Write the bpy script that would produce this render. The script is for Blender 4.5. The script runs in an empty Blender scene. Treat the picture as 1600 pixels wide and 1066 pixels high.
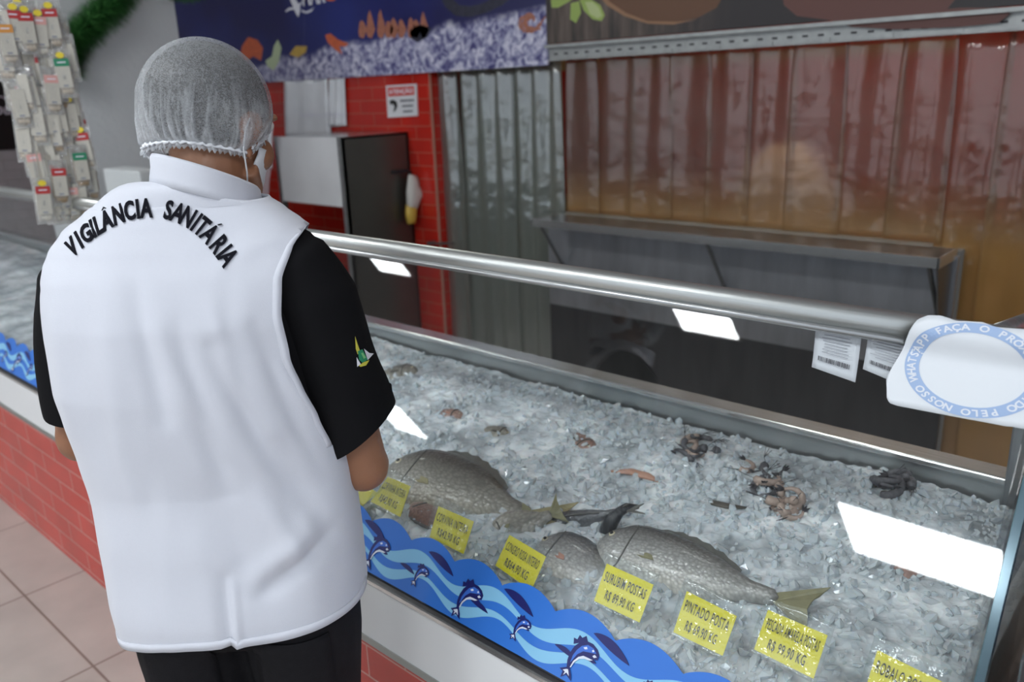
import bpy, bmesh, math, random
import numpy as np
from mathutils import Vector, Matrix, noise, Euler
random.seed(7)
PI = math.pi
scn = bpy.context.scene
COL = scn.collection

# ------------------------------------------------------------------ camera
FPX, CX, CY, CAMZ = 1300.0, 800.0, 533.0, 1.6
_down = Vector((165, -4285, -FPX)).normalized()
_up = -_down
_v = Vector((-680 - CX, -(190 - CY), -FPX))
_nx = (_v - _up * _v.dot(_up)).normalized()
_X = -_nx; _Z = _up; _Y = _Z.cross(_X)
ROT = Matrix((_X, _Y, _Z))            # world = ROT @ camera
CAM = Vector((0, 0, CAMZ))
def ray(px, py):
    return (ROT @ Vector((px - CX, -(py - CY), -FPX))).normalized()
def at(px, py, ax, val):
    d = ray(px, py); t = (val - CAM[ax]) / d[ax]; return CAM + d * t
def on_plane(px, py, p0, n):
    d = ray(px, py); t = (Vector(p0) - CAM).dot(n) / d.dot(n); return CAM + d * t
cam_d = bpy.data.cameras.new('camera'); cam = bpy.data.objects.new('camera', cam_d); COL.objects.link(cam)
cam.matrix_world = Matrix.Translation(CAM) @ ROT.to_4x4()
cam_d.sensor_width = 36; cam_d.lens = FPX / 1600 * 36; cam_d.clip_start = .05
cam_d.dof.use_dof = True; cam_d.dof.focus_distance = 1.28; cam_d.dof.aperture_fstop = 4.0
scn.camera = cam

# ------------------------------------------------------------------ materials
def nodes(name):
    m = bpy.data.materials.new(name); m.use_nodes = True
    return m, m.node_tree.nodes, m.node_tree.links, m.node_tree.nodes['Principled BSDF']
def mat(name, col, rough=.5, metal=0, noise_amt=0, nscale=20, bump=0, bscale=60, trans=0, ior=1.45, sss=0, coat=0, emit=None, es=0, sheen=0, stretch=(1, 1, 1)):
    m, N, L, b = nodes(name)
    b.inputs['Base Color'].default_value = (*col, 1); b.inputs['Roughness'].default_value = rough
    b.inputs['Metallic'].default_value = metal; b.inputs['IOR'].default_value = ior
    b.inputs['Transmission Weight'].default_value = trans
    if sss: b.inputs['Subsurface Weight'].default_value = sss; b.inputs['Subsurface Radius'].default_value = (.02, .01, .006)
    if coat: b.inputs['Coat Weight'].default_value = coat; b.inputs['Coat Roughness'].default_value = .1
    if sheen: b.inputs['Sheen Weight'].default_value = sheen
    if emit: b.inputs['Emission Color'].default_value = (*emit, 1); b.inputs['Emission Strength'].default_value = es
    tc = N.new('ShaderNodeTexCoord'); mp = N.new('ShaderNodeMapping'); mp.inputs['Scale'].default_value = stretch
    L.new(tc.outputs['Object'], mp.inputs['Vector'])
    if noise_amt:
        n = N.new('ShaderNodeTexNoise'); n.inputs['Scale'].default_value = nscale; n.inputs['Detail'].default_value = 6
        L.new(mp.outputs[0], n.inputs['Vector'])
        mx = N.new('ShaderNodeMix'); mx.data_type = 'RGBA'
        mx.inputs[6].default_value = (*[c * (1 - noise_amt) for c in col], 1)
        mx.inputs[7].default_value = (*[min(1, c * (1 + noise_amt)) for c in col], 1)
        L.new(n.outputs['Fac'], mx.inputs[0]); L.new(mx.outputs[2], b.inputs['Base Color'])
    if bump:
        n2 = N.new('ShaderNodeTexNoise'); n2.inputs['Scale'].default_value = bscale; n2.inputs['Detail'].default_value = 4
        L.new(mp.outputs[0], n2.inputs['Vector'])
        bp = N.new('ShaderNodeBump'); bp.inputs['Strength'].default_value = bump; bp.inputs['Distance'].default_value = .01
        L.new(n2.outputs['Fac'], bp.inputs['Height']); L.new(bp.outputs[0], b.inputs['Normal'])
    return m
def ramp(N, pts):
    r = N.new('ShaderNodeValToRGB'); e = r.color_ramp.elements
    while len(e) > 1: e.remove(e[-1])
    e[0].position = pts[0][0]; e[0].color = (*pts[0][1], 1)
    for p, c in pts[1:]:
        x = e.new(p); x.color = (*c, 1)
    return r
def brick_mat(name, axes, c1, c2, mortar, bw, bh, ms, off=(0, 0), rough=.12, offset=.5, bump=.4, coat=0, shift=.0):
    m, N, L, b = nodes(name)
    tc = N.new('ShaderNodeTexCoord'); sp = N.new('ShaderNodeSeparateXYZ'); cb = N.new('ShaderNodeCombineXYZ')
    L.new(tc.outputs['Object'], sp.inputs[0]); L.new(sp.outputs[axes[0]], cb.inputs[0]); L.new(sp.outputs[axes[1]], cb.inputs[1])
    mp = N.new('ShaderNodeMapping'); mp.inputs['Location'].default_value = (off[0], off[1], 0); L.new(cb.outputs[0], mp.inputs[0])
    br = N.new('ShaderNodeTexBrick'); L.new(mp.outputs[0], br.inputs['Vector'])
    br.inputs['Color1'].default_value = (*c1, 1); br.inputs['Color2'].default_value = (*c2, 1); br.inputs['Mortar'].default_value = (*mortar, 1)
    br.inputs['Scale'].default_value = 1; br.inputs['Mortar Size'].default_value = ms; br.inputs['Mortar Smooth'].default_value = .2
    br.inputs['Brick Width'].default_value = bw; br.inputs['Row Height'].default_value = bh; br.offset = offset
    n = N.new('ShaderNodeTexNoise'); n.inputs['Scale'].default_value = 5; n.inputs['Detail'].default_value = 5; L.new(tc.outputs['Object'], n.inputs['Vector'])
    mx = N.new('ShaderNodeMix'); mx.data_type = 'RGBA'; mx.blend_type = 'MULTIPLY'; mx.inputs[0].default_value = 1
    rp = ramp(N, [(.3, (.82, .82, .82)), (.7, (1, 1, 1))]); L.new(n.outputs['Fac'], rp.inputs[0])
    L.new(br.outputs['Color'], mx.inputs[6]); L.new(rp.outputs[0], mx.inputs[7]); L.new(mx.outputs[2], b.inputs['Base Color'])
    b.inputs['Roughness'].default_value = rough
    bp = N.new('ShaderNodeBump'); bp.inputs['Strength'].default_value = bump; bp.inputs['Distance'].default_value = .004; bp.invert = True
    L.new(br.outputs['Fac'], bp.inputs['Height']); L.new(bp.outputs[0], b.inputs['Normal'])
    return m
def steel(name, col=(.42, .43, .43), rough=.28, stretch=(1, 30, 30), amt=.25):
    m = mat(name, col, rough, .85, noise_amt=amt, nscale=2.5, bump=.05, bscale=8, stretch=stretch)
    return m
def thin_glass(name, tint=(.985, .995, .995), ior=1.5):
    m, N, L, b = nodes(name); N.remove(b)
    out = N['Material Output']; t = N.new('ShaderNodeBsdfTransparent'); t.inputs[0].default_value = (*tint, 1)
    g = N.new('ShaderNodeBsdfGlossy'); g.inputs['Roughness'].default_value = .015; g.inputs[0].default_value = (1, 1, 1, 1)
    lw = N.new('ShaderNodeLayerWeight'); lw.inputs[0].default_value = .5
    pw = N.new('ShaderNodeMath'); pw.operation = 'POWER'; pw.inputs[1].default_value = 5; L.new(lw.outputs['Facing'], pw.inputs[0])
    fr = N.new('ShaderNodeMath'); fr.operation = 'MULTIPLY_ADD'; fr.inputs[1].default_value = .94; fr.inputs[2].default_value = .045; L.new(pw.outputs[0], fr.inputs[0])
    mx = N.new('ShaderNodeMixShader'); L.new(fr.outputs[0], mx.inputs[0]); L.new(t.outputs[0], mx.inputs[1]); L.new(g.outputs[0], mx.inputs[2])
    L.new(mx.outputs[0], out.inputs[0]); return m
def film(name, tint, alpha_col, opac, rough=.15, gloss=.12, bump=0, bscale=30, patt=None):
    """translucent sheet: transparent + diffuse/translucent + glossy"""
    m, N, L, b = nodes(name); N.remove(b); out = N['Material Output']
    t = N.new('ShaderNodeBsdfTransparent'); t.inputs[0].default_value = (*tint, 1)
    d = N.new('ShaderNodeBsdfDiffuse'); d.inputs[0].default_value = (*alpha_col, 1)
    tl = N.new('ShaderNodeBsdfTranslucent'); tl.inputs[0].default_value = (*alpha_col, 1)
    md = N.new('ShaderNodeMixShader'); md.inputs[0].default_value = .4; L.new(d.outputs[0], md.inputs[1]); L.new(tl.outputs[0], md.inputs[2])
    g = N.new('ShaderNodeBsdfGlossy'); g.inputs['Roughness'].default_value = rough
    m1 = N.new('ShaderNodeMixShader'); m1.inputs[0].default_value = opac; L.new(t.outputs[0], m1.inputs[1]); L.new(md.outputs[0], m1.inputs[2])
    m2 = N.new('ShaderNodeMixShader'); m2.inputs[0].default_value = gloss; L.new(m1.outputs[0], m2.inputs[1]); L.new(g.outputs[0], m2.inputs[2])
    L.new(m2.outputs[0], out.inputs[0])
    tc = N.new('ShaderNodeTexCoord')
    if bump:
        n = N.new('ShaderNodeTexNoise'); n.inputs['Scale'].default_value = bscale; L.new(tc.outputs['Object'], n.inputs['Vector'])
        bp = N.new('ShaderNodeBump'); bp.inputs['Strength'].default_value = bump; bp.inputs['Distance'].default_value = .02
        L.new(n.outputs['Fac'], bp.inputs['Height']); L.new(bp.outputs[0], g.inputs['Normal'])
    return m, N, L, dict(t=t, d=d, tl=tl, m1=m1, m2=m2, tc=tc, g=g)

# ------------------------------------------------------------------ objects
def tag(o, label=None, cat=None, group=None, kind=None):
    if label: o['label'] = label
    if cat: o['category'] = cat
    if group: o['group'] = group
    if kind: o['kind'] = kind
    return o
def empty(name, loc, rot=None):
    o = bpy.data.objects.new(name, None); o.location = loc; o.empty_display_size = .05
    if rot is not None: o.rotation_euler = rot
    COL.objects.link(o); return o
def mobj(name, verts, faces, m, parent=None, smooth=False, mats=None, fm=None):
    me = bpy.data.meshes.new(name)
    me.from_pydata([tuple(v) for v in verts], [], [tuple(f) for f in faces])
    for x in (mats or [m]): me.materials.append(x)
    if fm is not None:
        for p, i in zip(me.polygons, fm): p.material_index = i
    if smooth: me.polygons.foreach_set('use_smooth', [True] * len(me.polygons))
    me.update()
    o = bpy.data.objects.new(name, me); COL.objects.link(o)
    if parent: setpar(o, parent)
    return o
def setpar(o, p):
    o.parent = p
    o.matrix_parent_inverse = world_of(p).inverted()
def world_of(p):
    w = p.matrix_basis if p.parent is None else world_of(p.parent) @ p.matrix_parent_inverse @ p.matrix_basis
    return w
class MB:
    def __init__(s): s.v = []; s.f = []; s.m = []
    def add(s, vs, fs, mi=0):
        n = len(s.v); s.v += [Vector(v) for v in vs]; s.f += [tuple(i + n for i in f) for f in fs]; s.m += [mi] * len(fs); return s
    def box(s, a, b, mi=0, M=None):
        (x0, y0, z0), (x1, y1, z1) = a, b
        vs = [Vector((x, y, z)) for x in (x0, x1) for y in (y0, y1) for z in (z0, z1)]
        if M: vs = [M @ v for v in vs]
        return s.add(vs, [(0, 1, 3, 2), (4, 6, 7, 5), (0, 4, 5, 1), (2, 3, 7, 6), (0, 2, 6, 4), (1, 5, 7, 3)], mi)
    def tube(s, pts, r, n=10, mi=0, caps=True):
        pts = [Vector(p) for p in pts]; k = len(pts); rs = r if isinstance(r, (list, tuple)) else [r] * k
        rings = []; prev = None
        for i, p in enumerate(pts):
            t = (pts[min(i + 1, k - 1)] - pts[max(i - 1, 0)]).normalized()
            if prev is None: a = t.orthogonal().normalized()
            else: a = (prev - t * prev.dot(t)).normalized()
            prev = a; b = t.cross(a)
            rings.append([p + (a * math.cos(2 * PI * j / n) + b * math.sin(2 * PI * j / n)) * rs[i] for j in range(n)])
        s.loft(rings, mi, caps); return s
    def loft(s, rings, mi=0, caps=True, closed=True):
        n = len(rings[0]); vs = [v for r in rings for v in r]; fs = []
        for i in range(len(rings) - 1):
            for j in range(n if closed else n - 1):
                k = (j + 1) % n; fs.append((i * n + j, i * n + k, (i + 1) * n + k, (i + 1) * n + j))
        if caps: fs += [tuple(range(n - 1, -1, -1)), tuple((len(rings) - 1) * n + j for j in range(n))]
        return s.add(vs, fs, mi)
    def prism(s, poly, w, mi=0):
        """poly: list of 3D points, w: extrusion vector"""
        n = len(poly); a = [Vector(p) for p in poly]; b = [p + Vector(w) for p in a]
        return s.add(a + b, [tuple(range(n - 1, -1, -1)), tuple(range(n, 2 * n))] + [(i, (i + 1) % n, n + (i + 1) % n, n + i) for i in range(n)], mi)
    def ball(s, c, r, M=None, nu=12, nv=8, mi=0):
        c = Vector(c); rr = r if isinstance(r, (tuple, list)) else (r, r, r); rings = []
        for i in range(nv + 1):
            th = PI * i / nv; th = min(max(th, .02), PI - .02)
            ring = []
            for j in range(nu):
                ph = 2 * PI * j / nu
                q = Vector((rr[0] * math.sin(th) * math.cos(ph), rr[1] * math.sin(th) * math.sin(ph), rr[2] * math.cos(th)))
                ring.append(c + (M @ q if M else q))
            rings.append(ring)
        return s.loft(rings, mi, True)
    def build(s, name, m, parent=None, smooth=False, bevel=0):
        o = mobj(name, s.v, s.f, None, parent, smooth, mats=(m if isinstance(m, (list, tuple)) else [m]), fm=s.m)
        if not smooth or bevel:
            bm = bmesh.new(); bm.from_mesh(o.data); bmesh.ops.recalc_face_normals(bm, faces=bm.faces[:])
            bm.to_mesh(o.data); bm.free()
        if bevel:
            md = o.modifiers.new('bevel', 'BEVEL'); md.width = bevel; md.segments = 2; md.limit_method = 'ANGLE'
        return o
def solidify(o, th, off=0):
    md = o.modifiers.new('solid', 'SOLIDIFY'); md.thickness = th; md.offset = off; return o
FONT = None
def text_geo(s, size=1, bold=0, align='CENTER', ext=0, shear=0, space=1):
    c = bpy.data.curves.new('t', 'FONT'); c.body = s; c.size = size; c.offset = bold; c.align_x = align; c.align_y = 'CENTER'; c.extrude = ext; c.shear = shear; c.space_character = space
    c.resolution_u = 3
    o = bpy.data.objects.new('t', c); COL.objects.link(o)
    dg = bpy.context.evaluated_depsgraph_get(); dg.update()
    me = o.evaluated_get(dg).to_mesh()
    vs = [v.co.copy() for v in me.vertices]; fs = [tuple(p.vertices) for p in me.polygons]
    o.to_mesh_clear(); bpy.data.objects.remove(o); bpy.data.curves.remove(c)
    return vs, fs
def fit(vs, w=None, h=None):
    xs = [v.x for v in vs]; ys = [v.y for v in vs]
    cx, cy = (min(xs) + max(xs)) / 2, (min(ys) + max(ys)) / 2; W, H = max(xs) - min(xs), max(ys) - min(ys)
    sx = (w / W) if w else (h / H); sy = (h / H) if h else sx
    return [Vector(((v.x - cx) * sx, (v.y - cy) * sy, v.z)) for v in vs]

# =================================================================== ROOM
WY = 3.3          # service wall
CY0 = .868        # counter front
GA = Vector((0, .868, .675)); GB = Vector((0, 1.165, 1.27)); GT = (GB - GA).normalized(); GN = Vector((0, -GT.z, GT.y))   # glass plane
GL = (GB - GA).length
def G(x, s, off=0): return Vector((x, 0, 0)) + Vector((0, GA.y, GA.z)) + GT * s + GN * off

M_floor = brick_mat('floor_tile', 'XY', (.45, .40, .365), (.425, .38, .345), (.20, .155, .13), .57, .57, .004, off=(2.94 + .57 * 20 + .003, -.67 + .57 * 20), rough=.35, offset=0, bump=.2)
fl = MB().box((-10, -9, -.1), (4, 6.5, 0)).build('floor', M_floor); tag(fl, 'beige square ceramic tiled floor', 'floor', kind='structure')
M_ceil = mat('ceiling_paint', (.30, .30, .31), .8)
tag(MB().box((-10, -9, 3.5), (4, 6.5, 3.6)).build('ceiling', M_ceil), 'grey painted ceiling', 'ceiling', kind='structure')
M_red = brick_mat('red_wall_tile', 'XZ', (.50, .022, .012), (.44, .02, .012), (.42, .11, .07), .25, .0749, .0028, off=(4.63, .01), rough=.1, bump=.25)
M_redc = brick_mat('red_counter_tile', 'XZ', (.60, .055, .04), (.52, .05, .038), (.66, .30, .26), .25, .079, .0024, off=(3.361 + .25 * 0 + .02 + .5, -.02 + .079), rough=.12, bump=.4)
M_white_tile = brick_mat('white_wall_tile', 'YZ', (.5, .51, .52), (.48, .49, .5), (.38, .38, .38), .3, .1, .004, rough=.25)
M_grey_wall = mat('grey_wall', (.25, .26, .25), .7, noise_amt=.1, nscale=3)
# rear wall with the openings: solid to the left, gap for the strip door, low wall clad in steel below the hatch
w = MB(); w.box((-10, WY, 0), (-3.615, WY + .15, 3.5)); w.box((-3.615, WY, 1.80), (4, WY + .15, 3.5)); w.box((.9, WY, 0), (4, WY + .15, 1.80))
tag(w.build('wall_rear', M_red), 'red tiled service wall behind the fish counter', 'wall', kind='structure')
tag(MB().box((-3.6165, WY - .003, .02), (-3.611, WY + .01, 1.70)).build('trim_1', mat('corner_bead', (.42, .22, .16), .4)), 'white corner bead of red tiled wall', 'trim', kind='structure')
tag(MB().box((-9.6, -9, 0), (-9.5, 6.5, 3.5)).build('wall_left', M_white_tile), 'white tiled wall far left', 'wall', kind='structure')
# room behind the curtains
tag(MB().box((-2.76, WY + .012, 0), (-.822, WY + .15, .97)).build('wall_low', M_grey_wall), 'low wall under the serving hatch', 'wall', kind='structure')
M_back = None
m, N, L, b = nodes('prep_room_wall')
tc = N.new('ShaderNodeTexCoord'); sp = N.new('ShaderNodeSeparateXYZ'); L.new(tc.outputs['Object'], sp.inputs[0])
rp = ramp(N, [(0, (.30, .20, .10)), (.37, (.34, .23, .12)), (.40, (.46, .045, .028)), (.855, (.50, .04, .028)), (.86, (.40, .30, .16))]); rp.color_ramp.interpolation = 'LINEAR'
mr = N.new('ShaderNodeMapRange'); mr.inputs[1].default_value = 0; mr.inputs[2].default_value = 2; L.new(sp.outputs[2], mr.inputs[0]); L.new(mr.outputs[0], rp.inputs[0])
L.new(rp.outputs[0], b.inputs['Base Color']); b.inputs['Roughness'].default_value = .4
tag(MB().box((-5, 5.2, 0), (4, 5.3, 3.5)).build('wall_back', m), 'red and tan wall of prep room behind curtains', 'wall', kind='structure')
tag(MB().box((-5.05, WY + .15, 0), (-4.95, 5.2, 3.5)).build('wall_prep_left', M_grey_wall), 'grey side wall of prep room', 'wall', kind='structure')
tag(MB().box((3.9, WY + .15, 0), (4, 5.2, 3.5)).build('wall_prep_right', mat('tan_paint', (.3, .24, .16), .6)), 'tan side wall of prep room', 'wall', kind='structure')

# grey pillar on the left
Pb = at(277, 30, 0, -4.5).y; Pa = at(112, 109, 0, -4.5).y - .02
M_pill = mat('pillar_plaster', (.56, .575, .58), .75, noise_amt=.04, nscale=6, bump=.35, bscale=28)
tag(MB().box((-5.1, Pa, 0), (-4.5, Pb, 3.5)).build('wall_pillar', M_pill, bevel=.01), 'grey plastered pillar behind the counter', 'pillar', kind='structure')

# =================================================================== DISPLAY CASE
XL, XR = -8.6, -.17
M_white_metal = mat('white_enamel', (.78, .80, .81), .3, noise_amt=.04, nscale=4)
M_steel = steel('brushed_steel'); M_dsteel = steel('dark_brushed_steel', (.2, .21, .215), .3)
M_bsteel = steel('bright_steel', (.7, .71, .7), .18, amt=.08)
M_black = mat('black_rubber', (.02, .02, .025), .5)
M_glass = thin_glass('pane_glass')
M_gedge = mat('green_glass_edge', (.10, .22, .24), .1, trans=.3)
case = tag(empty('display_case', ((XL + XR) / 2, CY0, 0)), 'long slanted glass fish display case on a red tiled base, filled with ice', 'display case')
MB().box((XL, CY0, .0), (XR, 1.62, .505)).build('tile_base', M_redc, case)
MB().box((XL, CY0 - .004, .505), (XR, CY0 + .03, .522)).build('aluminium_trim', mat('dull_aluminium', (.36, .38, .37), .35, .6), case)
MB().box((XL, CY0 - .002, .522), (XR, CY0 + .03, .657)).build('front_panel', M_white_metal, case)
MB().box((XL, CY0 - .001, .657), (XR, CY0 + .03, .6595)).box((XL, CY0 - .001, .668), (XR, CY0 + .03, .678)).build('seal', M_black, case)
MB().box((XL, CY0 - .006, .6595), (XR, CY0 + .03, .668)).build('lower_rail', M_bsteel, case)
g = MB(); g.prism([G(XL, .003, 0), G(XL, GL - .01, 0), G(XL, GL - .01, -.006), G(XL, .003, -.006)], (XR - XL, 0, 0)); g.build('front_glass', M_glass, case)
ge = MB(); ge.prism([G(XR - .001, 0, .002), G(XR - .001, GL, .002), G(XR - .001, GL, -.007), G(XR - .001, 0, -.007)], (.003, 0, 0)); ge.build('glass_edge', M_gedge, case)
MB().tube([G(XL, GL, .0), G(XR, GL, .0)], .0185, 24).build('top_rail', steel('rail_steel', (.56, .58, .56), .34, (1, 40, 40), .12), case, True)
MB().tube([G(XL, GL - .022, .004), G(XR, GL - .022, .004)], .006, 10).build('glass_clip', M_steel, case, True)
tr = MB(); tr.box((XL, CY0 + .03, .60), (XR - .01, 1.66, .66)); tr.prism([(XL, 1.64, .66), (XL, 1.66, .66), (XL, 1.67, .86), (XL, 1.655, .86)], (XR - XL - .09, 0, 0))
tr.build('tray', steel('tray_steel', (.40, .43, .43), .35, (1, 20, 20)), case)
MB().box((XL, 1.64, .857), (-.28, 1.70, .872)).build('rear_rail', M_bsteel, case, bevel=.004)
MB().box((XL, 1.66, .0), (-.19, 1.70, .857)).build('rear_panel', M_dsteel, case)
MB().box((-.285, 1.635, .66), (-.215, 1.70, 1.20)).build('rear_post', steel('post_steel', (.34, .36, .37), .3, (30, 30, 1)), case, bevel=.004)
MB().tube([(-.25, 1.66, 1.20), G(-.25, GL, 0)], .012, 12).build('top_bracket', M_steel, case, True)
MB().box((-.215, 1.63, .62), (XR, 1.70, 1.20)).box((-.19, CY0 + .03, .505), (XR, 1.65, .62)).build('end_frame', M_dsteel, case)
eg = MB(); P = [G(0, .0), Vector((0, 1.63, .675)), Vector((0, 1.63, 1.2)), G(0, GL - .02)]
eg.prism([Vector((XR - .012, p.y, p.z)) for p in P], (.008, 0, 0)); eg.build('end_glass', M_glass, case)
eb = MB(); eb.prism([G(XR - .0, 0, .004), G(XR - .0, GL, .004), G(XR - .0, GL, -.012), G(XR - .0, 0, -.012)], (.010, 0, 0)); eb.build('end_strip', mat('tinted_edge', (.12, .19, .23), .12, .3), case)

# next cabinet to the right
nc = tag(empty('chest_cabinet', (.45, CY0, 0)), 'white and dark cabinet standing right of the fish case, cut by the frame', 'cabinet')
MB().box((-.13, CY0 + .0, 0), (1.2, 1.68, .80)).build('body', M_white_metal, nc, bevel=.006)
MB().box((-.135, CY0 - .01, .80), (1.2, 1.69, .86)).build('dark_band', mat('dark_navy_plastic', (.02, .03, .08), .3), nc, bevel=.004)
MB().box((-.12, CY0 + .04, .86), (1.2, 1.66, 1.0)).build('hood', mat('dark_smoked_plastic', (.04, .04, .045), .2), nc, bevel=.01)

# ----------------------------------------------------------------- ice
def fbm(x, y, o=4, s=1.):
    v = 0; a = 1
    for i in range(o):
        v += a * noise.noise(Vector((x * s, y * s, 3.1 * i))); s *= 2.1; a *= .5
    return v
def ice_base(x, y):
    t = (y - .92) / .70
    z = .742 + .085 * max(0, min(1, t)) ** .8
    z += .018 * fbm(x, y, 2, 3.2)
    if y > 1.56: z -= (y - 1.56) * .15
    return z
def ice_h(x, y):
    z = ice_base(x, y)
    r = 1 - abs(noise.noise(Vector((x * 22, y * 22, 0)))) * 2
    z += .005 * r + .0045 * noise.noise(Vector((x * 55, y * 55, 5))) + .002 * noise.noise(Vector((x * 120, y * 120, 9)))
    return z
def glassY(z): return GA.y + (z - GA.z) * (GB.y - GA.y) / (GB.z - GA.z)
m, N, L, b = nodes('ice_bed')
b.inputs['Base Color'].default_value = (.55, .63, .65, 1); b.inputs['Roughness'].default_value = .22
b.inputs['Subsurface Weight'].default_value = .5; b.inputs['Subsurface Radius'].default_value = (.02, .03, .035); b.inputs['Subsurface Scale'].default_value = .6
b.inputs['Specular IOR Level'].default_value = .6
tc = N.new('ShaderNodeTexCoord'); n1 = N.new('ShaderNodeTexNoise'); n1.inputs['Scale'].default_value = 9; n1.inputs['Detail'].default_value = 8; L.new(tc.outputs['Object'], n1.inputs['Vector'])
rp = ramp(N, [(.32, (.31, .345, .36)), (.48, (.55, .60, .63)), (.64, (.84, .89, .91))]); L.new(n1.outputs['Fac'], rp.inputs[0]); L.new(rp.outputs[0], b.inputs['Base Color'])
vo = N.new('ShaderNodeTexVoronoi'); vo.inputs['Scale'].default_value = 90; L.new(tc.outputs['Object'], vo.inputs['Vector'])
bp = N.new('ShaderNodeBump'); bp.inputs['Strength'].default_value = .35; bp.inputs['Distance'].default_value = .005; L.new(vo.outputs['Distance'], bp.inputs['Height']); L.new(bp.outputs[0], b.inputs['Normal'])
M_ice = m
M_chunk = mat('ice_chunk', (.74, .80, .83), .07, trans=.30, ior=1.31, sss=.7)
M_chunk.node_tree.nodes['Principled BSDF'].inputs['Subsurface Radius'].default_value = (.01, .012, .014)
M_chunk.node_tree.nodes['Principled BSDF'].inputs['Specular IOR Level'].default_value = .8
m = M_chunk; bb = m.node_tree.nodes['Principled BSDF']; 
xs = list(np.arange(-8.5, -3.0, .02)) + list(np.arange(-3.0, XR - .02, .0062)); ys = np.linspace(0, 1, 110)
V = []; F = []
for i, x in enumerate(xs):
    for j, t in enumerate(ys):
        if j < 6:
            z = .68 + (ice_h(x, .93) - .02 - .68) * j / 6; y = glassY(z) + .012
        else:
            y = .93 + (1.638 - .93) * (j - 6) / (len(ys) - 7); z = ice_h(x, y); y = max(y, glassY(z) + .010)
        V.append((x, y, z))
n = len(ys)
for i in range(len(xs) - 1):
    for j in range(n - 1): F.append((i * n + j, (i + 1) * n + j, (i + 1) * n + j + 1, i * n + j + 1))
ice = mobj('crushed_ice', V, F, M_ice, None, True); tag(ice, 'crushed ice bed filling the fish display case', 'ice', kind='stuff')
# loose chunks, same ice
bm = bmesh.new(); bmesh.ops.create_icosphere(bm, subdivisions=1, radius=1); base = np.array([v.co[:] for v in bm.verts]); bf = np.array([[v.index for v in f.verts] for f in bm.faces]); bm.free()
rng = np.random.default_rng(5)
cv = []; cf = []; cnt = 0
for k in range(11500):
    x = -.2 - 3.1 * rng.random() ** 1.25; y = .925 + .70 * rng.random()
    dens = fbm(x + 7, y, 2, 4)
    if dens < -.10 and rng.random() < .75: continue
    s = (.003 + .010 * rng.random() ** 2.6)
    sc = np.array([1, .6 + .6 * rng.random(), .35 + .5 * rng.random()]) * s
    p = base * (1 + .75 * (rng.random((len(base), 1)) - .5)) * sc
    R_ = np.array(Euler((rng.random() * 6, rng.random() * 6, rng.random() * 6)).to_matrix()); p = p @ R_.T
    z = ice_h(x, y) + s * .25
    yy = max(y, glassY(z + s) + s + .008)
    if yy > 1.63: continue
    cv.append(p + np.array([x, yy, z])); cf.append(bf + cnt); cnt += len(base)
for k in range(420):                                     # bigger clear lumps, mostly near the glass
    x = -.25 - 1.6 * rng.random(); y = .95 + .55 * rng.random() ** 1.6
    s = .009 + .010 * rng.random(); p = base * (1 + .7 * (rng.random((len(base), 1)) - .5)) * np.array([1, .7, .4]) * s
    R_ = np.array(Euler((rng.random(), rng.random(), rng.random() * 6)).to_matrix()); p = p @ R_.T
    z = ice_h(x, y) + s * .05; yy = max(y, glassY(z + s) + s + .01)
    cv.append(p + np.array([x, yy, z])); cf.append(bf + cnt); cnt += len(base)
ch = mobj('ice_chunk_layer', np.concatenate(cv).tolist(), np.concatenate(cf).tolist(), M_chunk, None, False)
tag(ch, 'loose glassy ice chunks scattered over the ice bed', 'ice', kind='stuff')

# ----------------------------------------------------------------- fish
def fish_mat(name, back, side, belly, scale=150):
    m, N, L, b = nodes(name); tc = N.new('ShaderNodeTexCoord'); sp = N.new('ShaderNodeSeparateXYZ'); L.new(tc.outputs['Object'], sp.inputs[0])
    mr = N.new('ShaderNodeMapRange'); mr.inputs[1].default_value = -.06; mr.inputs[2].default_value = .065; L.new(sp.outputs[1], mr.inputs[0])
    rp = ramp(N, [(0, belly), (.38, side), (.62, tuple(.55 * s_ + .45 * b_ for s_, b_ in zip(side, back))), (.85, back)]); L.new(mr.outputs[0], rp.inputs[0])
    mp = N.new('ShaderNodeMapping'); mp.inputs['Scale'].default_value = (1, 1.3, .3); L.new(tc.outputs['Object'], mp.inputs[0])
    vo = N.new('ShaderNodeTexVoronoi'); vo.inputs['Scale'].default_value = scale; L.new(mp.outputs[0], vo.inputs['Vector'])
    r2 = ramp(N, [(0, (1.0, 1.0, 1.0)), (.8, (.50, .50, .50))]); L.new(vo.outputs['Distance'], r2.inputs[0])
    mx = N.new('ShaderNodeMix'); mx.data_type = 'RGBA'; mx.blend_type = 'MULTIPLY'; mx.inputs[0].default_value = .8; L.new(rp.outputs[0], mx.inputs[6]); L.new(r2.outputs[0], mx.inputs[7]); L.new(mx.outputs[2], b.inputs['Base Color'])
    b.inputs['Roughness'].default_value = .28; b.inputs['Metallic'].default_value = .1; b.inputs['Coat Weight'].default_value = .25
    bp = N.new('ShaderNodeBump'); bp.inputs['Strength'].default_value = .5; bp.inputs['Distance'].default_value = .003; bp.invert = True; L.new(vo.outputs['Distance'], bp.inputs['Height']); L.new(bp.outputs[0], b.inputs['Normal'])
    return m
M_fish = [fish_mat('silver_scales', (.07, .07, .065), (.46, .46, .44), (.80, .78, .72)),
          fish_mat('brown_scales', (.12, .11, .09), (.36, .345, .30), (.55, .51, .43), 120),
          fish_mat('dark_scales', (.045, .05, .055), (.14, .15, .15), (.45, .44, .40), 170),
          fish_mat('pink_scales', (.33, .17, .13), (.48, .33, .28), (.66, .55, .48), 180)]
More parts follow.
